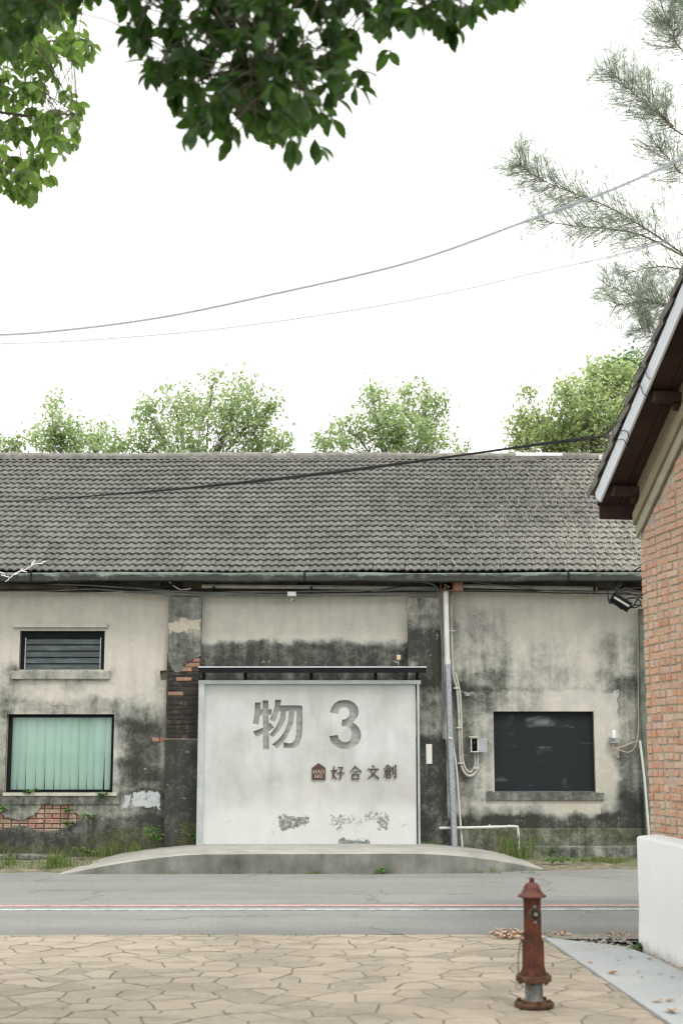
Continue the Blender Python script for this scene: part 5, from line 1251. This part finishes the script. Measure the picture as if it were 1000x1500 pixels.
# foreground broad leaves ------------------------------------------------------------------
def big_leaf(mat, seed):
    rr = random.Random(seed); b = MB(); n = 6; Vv = []; wd = rr.uniform(.48, .60); dr_ = rr.uniform(.10, .32); fo = rr.uniform(.05, .16)
    outl = [0.05, .52, .86, 1.0, .95, .66, .06]
    for i, w_ in enumerate(outl):
        t = i/n; z = -dr_*t*t
        Vv += [(t, -w_*wd/2, z+fo*w_), (t, 0, z), (t, w_*wd/2, z+fo*w_)]
    Ff = []
    for i in range(n): a_ = i*3; Ff += [(a_, a_+3, a_+4, a_+1), (a_+1, a_+4, a_+5, a_+2)]
    b.add(Vv, Ff, True); b.tube([(-.18, 0, .03), (-.05, 0, .0), (.05, 0, 0)], .012, 4, False)
    return b
def canopy(name, label, sil, base, depth, n, size, mat, seed, limb_px, dens=None, spread=.6, hang=.6, group=None, extra=None, above=0):
    g = np.random.default_rng(seed); rr = random.Random(seed)
    root = empty(name, (base[0], base[1], 0), label, 'tree', group); rl = wloc(root)
    protos = [big_leaf(mat, 100+seed+i) for i in range(6)]; mes = [p.mesh('leaf', mat) for p in protos]
    b = MB()
    trunk = [Vector((base[0], base[1], -.1)), Vector((base[0]+.05, base[1], 1.6)), Vector((base[0], base[1]+.05, 3.2)), Vector((base[0]+.05, base[1]+.1, base[2]))]
    b.tube(smooth(trunk), [.20*(1.15-.03*i) for i in range(19)], 10)
    limbs = []
    for px in limb_px:
        pts_ = [trunk[-1]-Vector((0, 0, rr.uniform(0, .4)))]+[aty(u, v, depth+rr.uniform(-.25, .25)) for u, v in px]; pts_ = smooth(pts_, 8); n_ = len(pts_)
        b.tube(pts_, [.020*(1-.85*i/(n_-1)) for i in range(n_)], 6, False); limbs += pts_[4:]
    u0, u1 = min(p[0] for p in sil+(extra or [])), max(p[0] for p in sil); v0, v1 = min(p[1] for p in sil), max(p[1] for p in sil)
    spots = []
    tries = 0
    while len(spots) < n and tries < n*40:
        tries += 1; u, v = g.uniform(u0, u1), g.uniform(v0, v1)
        uj, vj = u+g.normal()*9, v+g.normal()*12      # stray sprigs break the outline
        if not (inside(sil, uj, vj) or (extra and inside(extra, uj, vj))): continue
        if dens and g.random() > dens(u, v): continue
        if mnoise.noise(Vector((u/17, v/17, seed))) > .20: continue      # gaps between the sprays
        e = aty(u, v, depth+g.normal()*spread)
        st = min((limbs[k] for k in g.integers(0, len(limbs), 24)), key=lambda q: (q-e).length)
        # a twig ends here with a small whorl of leaves
        m1 = st.lerp(e, .55)+Vector((0, 0, .04)); 
        if (e-st).length < .8: b.tube([st.lerp(e, .15), m1, e], [.004, .0035, .0025], 4, False)
        ax = (e-m1).normalized() if (e-m1).length > 1e-3 else Vector((0, 0, -1))
        for k in range(rr.randint(4, 6)):
            d = Vector(g.normal(size=3)); d = (d+ax*.6).normalized(); d.z -= hang; d.normalize()
            nrm_ = Vector((g.normal()*.55, g.normal()*.55, 1))
            spots.append((e-ax*g.uniform(0, .07), d, nrm_, size*g.uniform(.72, 1.18)))
    if above:  # crown carried on out of view, added to shade the leaves below
        zt0 = aty(300, -60, depth).z
        for _ in range(above):
            p = Vector((g.uniform(-3.6, 2.2), depth+g.uniform(-2.6, 1.4), zt0+g.uniform(.0, 1.7)))
            if any(in_view(p+Vector((dx, 0, dz)), 30) for dx in (-.25, .25) for dz in (-.3, .1)): continue
            for k in range(4):
                d = Vector(g.normal(size=3)); d.z -= hang; d.normalize(); spots.append((p+Vector(g.normal(size=3)*.06), d, Vector((g.normal()*.55, g.normal()*.55, 1)), size*1.5*g.uniform(.8, 1.2)))
    b.build('trunk', M_bark, root)
    spots.sort(key=lambda s_: (not in_view(s_[0]+s_[1]*s_[3]*.5, 6), -pix(s_[0])[1]+g.random()*40))
    rest_ = MB()
    for i, (p, d, nv, L_) in enumerate(spots):
        y_ = nv.cross(d)
        y_ = y_.normalized() if y_.length > 1e-4 else d.orthogonal().normalized()
        z_ = d.cross(y_); k = rr.randrange(6)
        M3 = Matrix(((d.x, y_.x, z_.x), (d.y, y_.y, z_.y), (d.z, y_.z, z_.z)))*L_
        if i < 300: link('leaf', mes[k], root, mat4=Matrix.Translation(p-rl) @ M3.to_4x4())
        else: rest_.add([p+M3@Vector(q) for q in protos[k].v], protos[k].f, True)
    if rest_.v: rest_.build('foliage', mat, root, kind='stuff')
    return root
LM_F = leaf_mat('glossy_shade_toned_leaf', [(.25, (.012, .032, .010)), (.5, (.022, .058, .014)), (.75, (.060, .118, .024))], (.20, .46, .05), .33, .4, .45, 1.5)  # dark green with the shade inside the crown put into the colour
LM_L = leaf_mat('glossy_sun_toned_leaf', [(.25, (.055, .110, .028)), (.5, (.10, .175, .042)), (.75, (.165, .25, .07))], (.36, .60, .10), .45, .4, .45, 2.0)  # light green with the stronger daylight on this tree put into the colour
sil1 = [(120, -140), (140, -10), (168, 22), (192, 75), (206, 112), (232, 128), (240, 175), (272, 222), (305, 210), (340, 218), (385, 214), (415, 242), (450, 220), (485, 184), (528, 172), (528, 132), (505, 108), (548, 86), (586, 72), (594, 34), (640, 52), (690, 56), (722, 30), (756, 16), (785, -20), (800, -140)]
def dens1(u, v):
    return 1.0 if u < 500 else .8
sil1 = [(u-(14 if u > 600 else 0), v-(14 if v > 0 else 0)) for u, v in sil1]
canopy('overhanging_tree', 'dark broad leaved branch hanging over the yard', sil1, (-3.6, 4.6, 4.6), 6.3, 3300, .100, LM_F, 31, [[(60, -260), (250, -160), (330, 0), (420, 120)], [(100, -280), (300, -200), (450, -100), (560, -10), (680, 0)], [(60, -240), (180, -140), (260, 20), (280, 120)], [(120, -240), (330, -100), (400, 40), (370, 150)]], dens1, .45, .7, extra=[(-60, -140), (112, -140), (108, -10), (95, 18), (70, 38), (40, 30), (20, 52), (-60, 60)], above=900)
sil2 = [(-120, -60), (105, -60), (112, 10), (132, 50), (138, 78), (110, 100), (62, 112), (70, 132), (122, 150), (126, 195), (100, 215), (78, 232), (78, 268), (56, 290), (30, 284), (-20, 278), (-120, 262)]
canopy('sunlit_tree', 'bright green broad leaved tree at the side of the yard', sil2, (-5.6, 9.5, 5.4), 9.6, 2300, .105, LM_L, 37, [[(-150, 60), (-40, 60), (60, 60), (115, 60)], [(-150, 120), (-20, 160), (60, 170), (115, 165)], [(-150, 160), (-60, 220), (10, 250), (50, 262)], [(-150, 0), (-50, -20), (40, 0), (90, 0)]], lambda u, v: 1.0, .5, .75)

# weeds ------------------------------------------------------------------------------------
M_grass = leaf_mat('grass_blade', [(.3, (.07, .12, .030)), (.5, (.12, .19, .05)), (.7, (.24, .26, .10))], (.3, .4, .1), .35, .7, .2, 6, rand=False)
M_weed = leaf_mat('weed_leaf', [(.3, (.06, .13, .035)), (.6, (.11, .21, .055)), (.8, (.16, .27, .08))], (.25, .42, .1), .35, .6, .3, 8, rand=False)
def blades(g, cx, cy, cz, n, h, sp, lean=.65):
    out = []
    for _ in range(n):
        x, y = cx+g.normal()*sp, cy+g.normal()*sp*.4; hh = h*g.uniform(.45, 1.1); a_ = g.uniform(0, 6.28); l_ = g.uniform(.05, lean)*hh
        w_ = g.uniform(.004, .008); dx, dy = math.cos(a_), math.sin(a_)*.5; px_, py_ = -math.sin(a_)*w_, math.cos(a_)*w_
        out += [(x-px_, y-py_, cz-.02), (x+px_, y+py_, cz-.02), (x+dx*l_*.35+px_*.8, y+dy*l_*.35+py_*.8, cz+hh*.6), (x+dx*l_*.35-px_*.8, y+dy*l_*.35-py_*.8, cz+hh*.6), (x+dx*l_, y+dy*l_, cz+hh*.98)]
    return out
def grass(spots, name, label, seed):
    g = np.random.default_rng(seed); V = []
    for (x, y, z, n, h, sp) in spots: V += blades(g, x, y, z, n, h, sp)
    n = len(V)//5; b = MB(); b.v = V
    b.f = [f for i in range(n) for f in ((i*5, i*5+1, i*5+2, i*5+3), (i*5+3, i*5+2, i*5+4))]; b.sm = [False]*len(b.f)
    o = b.build(name, M_grass, kind='stuff'); o['label'] = label; return o
gs = []
g = np.random.default_rng(3)
for _ in range(26): 
    u = g.uniform(-60, 150); gs.append((aty(u, 1260, 19.6).x, g.uniform(18.8, 19.9), .045, 9, g.uniform(.03, .11), .09))
for u in (5, 12, 80, 84, 90, 95): gs.append((aty(u, 1260, 19.2).x, g.uniform(18.9, 19.3), .03, 26, .24, .07))
for _ in range(20): u = g.uniform(790, 960); gs.append((aty(u, 1260, 19.9).x, g.uniform(19.55, 20.1), .05, 20, g.uniform(.04, .13), .10))
for u in (738, 748, 757, 764, 770): gs.append((aty(u, 1240, 20.0).x, 20.0+g.uniform(-.15, .1), .10, 20, .34, .08))
for u in (130, 150, 175, 195, 210): gs.append((aty(u, 1240, 20.1).x, 20.12, .10, 18, .16, .10))
for u in (625, 636, 620): gs.append((aty(u, 1240, 20.0).x, 20.02, .22, 16, .09, .05))
grass(gs, 'grass', 'tufts of grass growing along the foot of the warehouse wall', 4)
gs = []
for u in (455, 462, 470, 700, 724, 726, 772, 140, 250, 330, 400): p = atz(u, 1279.5); gs.append((p.x, 18.43+max(0, p.x-1)*.10, .0, 9, .05 if u != 724 else .12, .05))
for u in [270, 285, 300, 310, 420, 470, 480, 545, 560, 570, 580, 590, 600]: p = atz(u, 1371.5); gs.append((p.x, 12.54, .0, 10, .022, .05))
grass(gs, 'kerb_grass', 'small sparse grass along the kerb and paving edge', 9)
def weed(u, v, Y, h, n, seed, label, sp=.12, group='weeds at the foot of the wall'):
    g = np.random.default_rng(seed); p = aty(u, v, Y); root = empty('weed', p, label, 'weed', group); P, D, Nn = [], [], []; b = MB()
    for _ in range(max(3, n//7)):
        t = Vector((g.normal()*sp, g.normal()*sp*.3-.03, h*g.uniform(.5, 1.05))); b.tube([p, p+t*.5+Vector((0, 0, .02)), p+t], [.004, .003, .002], 4, False)
        for _ in range(7):
            P.append(tuple(p+t*g.uniform(.3, 1))); D.append((g.normal(), g.normal()*.7, g.uniform(-.3, .6))); Nn.append((g.normal()*.4, g.normal()*.4-.3, 1))
    b.build('stem', M_weed, root); s_ = g.uniform(.7, 1.3, len(P))
    V, F = leaf_arrays(P, D, Nn, .065*s_, .036*s_, .15, .25); link('leaves', npmesh('leaves', V, F, M_weed, p), root)
weed(226, 1236, 20.06, .26, 70, 1, 'bushy green weed at the foot of the brick patched pilaster', .12)
weed(806, 1258, 19.75, .22, 34, 2, 'small upright broad leaved weed at the wall foot below the chalkboard', .06)
weed(810, 1262, 19.4, .06, 40, 12, 'low creeping weed in front of the upright weed below the chalkboard', .16)
weed(43, 1163, WALL_Y-.04, .07, 26, 3, 'tiny weed on the window sill away from the flaked white patch', .05)
weed(152, 1168, WALL_Y-.05, .06, 30, 4, 'tiny weed on the window sill next to the flaked white patch', .09)
weed(100, 1210, WALL_Y-.03, .08, 30, 5, 'small weed rooted in the bare bricks under the window', .07)
weed(130, 1198, WALL_Y-.03, .06, 26, 6, 'small weed growing from cracked plaster beside the bare bricks', .08)
weed(5, 1190, WALL_Y-.03, .10, 30, 7, 'leafy weed in the gap of plaster under the window sill end', .07)
weed(102, 1190, WALL_Y-.03, .07, 24, 8, 'reddish green weed at the top of the bare bricks', .05)
weed(288, 1236, 20.08, .16, 40, 9, 'ragged weed squeezed between the brick patched pilaster and the sign wall', .06)
weed(128, 1250, 19.9, .08, 40, 10, 'low weed behind the sloping platform end', .14)
weed(557, 1277, 18.42, .05, 26, 11, 'tiny weed sprouting at the foot of the platform front', .05)
# pale stone plinth courses peeking out of the verge
M_plinth = plaster('mossy_plinth', .66, [], grain=.8)
b = MB(); 
for (ua, ub, va, vb, m_) in [(-60, 66, 1252, 1256, 0), (-60, 18, 1262, 1266, 0), (64, 92, 1253, 1257, 0)]:
    a, c = aty(ua, va, 20.0), aty(ub, vb, 20.0); MB().box((a.x, 19.92+(va-1252)*-.03, c.z-.02), (c.x, 20.24, a.z)).build('plinth', M_plinth, ware, bevel=.01)
a, c = aty(800, 1239, 20.2), aty(960, 1258, 20.2); MB().box((a.x-.3, 20.17, .0), (c.x+.6, WALL_Y-.001, a.z)).build('plinth', M_plinth, ware, bevel=.02)
a = aty(650, 1213.5, 20.2); MB().box((a.x, 20.215, .0), (c.x+.6, WALL_Y-.0005, a.z)).build('plinth', plaster('mossy_plinth_upper', .70, [], grain=.8, moss=[(690, 1212, 945, 1240, 14, .5)]), ware, bevel=.01)

# ================================================================== FALLEN LEAVES
M_dry = simple('dry_leaf', (.42, .27, .17), .85, var=.35, scale=30, bump=.1)
M_dry2 = simple('pale_dry_leaf', (.50, .36, .27), .85, var=.3, scale=30, bump=.1)
def dry_leaf(u, v, L_, seed, label, z=.022):
    rr = random.Random(seed); p = atz(u, v, z); b = big_leaf(M_dry, seed); a_ = rr.uniform(0, 6.28); cu = rr.uniform(.2, .5)
    out = []
    for x, y, z_ in b.v: out.append((p.x+(math.cos(a_)*x-math.sin(a_)*y)*L_, p.y+(math.sin(a_)*x+math.cos(a_)*y)*L_, p.z+.006+abs(y)*L_*cu*1.6+L_*.25*abs(x-.4)**1.6))
    b.v = out; o = b.build('fallen_leaf', M_dry if seed % 2 else M_dry2, loc=p); return tag(o, label, 'leaf', 'dead leaves on the ground')
for i, (u, v, L_, lb) in enumerate([(953, 1469, .085, 'curled dark brown leaf lying on the grey ramp'), (973, 1468, .075, 'olive brown curled leaf lying beside the large pale leaf'), (978, 1481, .12, 'large pale pink dead leaf lying flat on the grey ramp'),
    (890, 1428, .085, 'pale dead leaf in the middle of the grey ramp')]): dry_leaf(u, v, L_, 200+i, lb)
for i, (u, v) in enumerate([(903, 1406), (935, 1425), (938, 1432), (925, 1404), (962, 1428), (984, 1431), (955, 1406), (868, 1412)]): dry_leaf(u, v, .045, 220+i, 'tiny curled dead leaf scattered on the grey ramp')
for i, (u, v) in enumerate([(907, 1459), (895, 1460)]): dry_leaf(u, v, .04, 240+i, 'tiny dead leaf on the stone paving', .016)
dry_leaf(380, 1379, .07, 251, 'small dark leaf standing alone on the stone paving', .016)
dry_leaf(850, 1340, .06, 252, 'reddish dead leaf on the asphalt below the painted lines', .024); dry_leaf(352, 1370, .05, 253, 'dry leaf lying on the seam of asphalt and paving', .016)
g = np.random.default_rng(77); P, D, Nn, sz = [], [], [], []
def litter(u0, u1, v0, v1, n, s_, z=.012):
    for _ in range(n):
        u = g.uniform(u0, u1); p = atz(u, g.uniform(v0, v1), z+g.uniform(0, .02)); P.append(tuple(p)); a_ = g.uniform(0, 6.28)
        D.append((math.cos(a_), math.sin(a_), g.normal()*.25)); Nn.append((g.normal()*.5, g.normal()*.5, 1)); sz.append(s_*g.uniform(.5, 1.3))
litter(722, 768, 1363, 1374, 150, .060); litter(735, 790, 1366, 1375, 90, .05); litter(800, 832, 1366, 1371, 60, .045); litter(885, 930, 1366, 1371, 40, .04, .02); litter(930, 1000, 1395, 1424, 0, .03)
for t in np.linspace(.1, 2.2, 60):
    p = LW0+lwd*float(t)+Vector((-.03+g.normal()*.02, 0, .03)); P.append(tuple(p)); a_ = g.uniform(0, 6.28); D.append((math.cos(a_), math.sin(a_), .1)); Nn.append((0, 0, 1)); sz.append(g.uniform(.015, .05))
sz = np.array(sz); V, F = leaf_arrays(P, D, Nn, sz, sz*.5, .2, -.15)
lt = NT('leaf_litter'); M_lit = lt.bsdf(lt.ramp(lt.noise(38, 2), [(.3, (.22, .11, .07)), (.45, (.45, .28, .20)), (.55, (.60, .45, .35)), (.7, (.66, .55, .45))]), .9, 0, None, .15)
o = link('leaf_litter', npmesh('leaf_litter', V, F, M_lit), None, 'stuff'); o['label'] = 'heap of dry leaf litter at the edge of the road by the hydrant'
# pebbles and debris by the low wall corner
b = MB(); rr = random.Random(8)
for _ in range(70):
    p = LW0+Vector((rr.uniform(-.42, .0), rr.uniform(-.05, .62), .012)); s_ = rr.uniform(.008, .028)
    b.lathe([(s_*.6, -s_*.3), (s_, 0), (s_*.7, s_*.45), (s_*.2, s_*.6)], p, 6, .15)
o = b.build('rubble', simple('rubble_stone', (.36, .35, .32), .95, var=.4, scale=40), kind='stuff'); o['label'] = 'loose pebbles and rubble at the corner of the low white wall'
weed(935, 1393, 11.62, .05, 40, 14, 'small moss weed at the corner of the low white wall', .05, None)

# ================================================================== OVERHEAD WIRES
def wire(name, px, r, mat, label, group=None):
    pts_ = smooth([aty(u, v, Y) for u, v, Y in px], 10); return tag(MB().tube(pts_, r, 6, False).build(name, mat), label, 'wire', group)
M_wire = simple('sky_paled_wire', (.48, .53, .63), .6, var=.1, bump=0)  # paleness of blur against the bright sky put into the wire colour
wire('overhead_wire', [(-60, 492, 7.6), (60, 487, 7.4), (230, 466, 7.2), (400, 431, 7.0), (600, 384, 6.7), (770, 324, 6.4), (880, 284, 6.2), (1000, 232, 6.0), (1080, 195, 5.9)], .0070, M_wire, 'thick overhead wire crossing the sky in front of the feathery tree')
wire('overhead_wire', [(-60, 505, 7.9), (100, 500, 7.7), (300, 484, 7.4), (500, 457, 7.1), (660, 428, 6.9), (800, 396, 6.7), (900, 374, 6.5), (1060, 330, 6.3)], .0042, M_wire, 'thin faint overhead wire hanging below the thick one')
cbl = empty('cable_bundle', gp_(.9, 4.6, OV+.04), 'bundle of black cables sagging from the white bargeboard across the roof', 'cables')
tip_s = lambda s, z: gp_(s, z, OV+.012)
A1, A2, A3, A4 = tip_s(1.05, 4.72), tip_s(.95, 4.60), tip_s(.62, 4.28), tip_s(.55, 4.22)
for k, (end, vo, r_) in enumerate([(A1, -1.5, .0036), (A2, 0, .0046), (A3, 1.2, .0046), (A4, 2.2, .0036), (A2, .6, .0036)]):
    px = [(-60, 739), (0, 735.5), (100, 729), (250, 717), (380, 704), (500, 690), (600, 677), (690, 664.5), (790, 650.5), (850, 643), (885, 637.5)]
    ww = [0.0, .0, .2, .6, .9, 1, .8, .6, .8, 1, .3]
    pts_ = [aty(u, v+vo*wk_, 13.0) for (u, v), wk_ in zip(px, ww)]
    j_ = aty(900, 637, 12.8); mid_ = pts_[-1].lerp(end, .5)+Vector((0, 0, -.05-.02*k))
    up_ = end+sl2*-.10+nn2*.10+gn_*.015; up2_ = end+gn_*.012
    MB().tube(smooth(pts_+[pts_[-1].lerp(up_, .5)+Vector((0, 0, -.03-.01*k)), up_, up2_, end-nn2*.10+gn_*.006, end-nn2*.14-gn_*.06], 6), r_, 6, False).build('cable', M_cab, cbl)
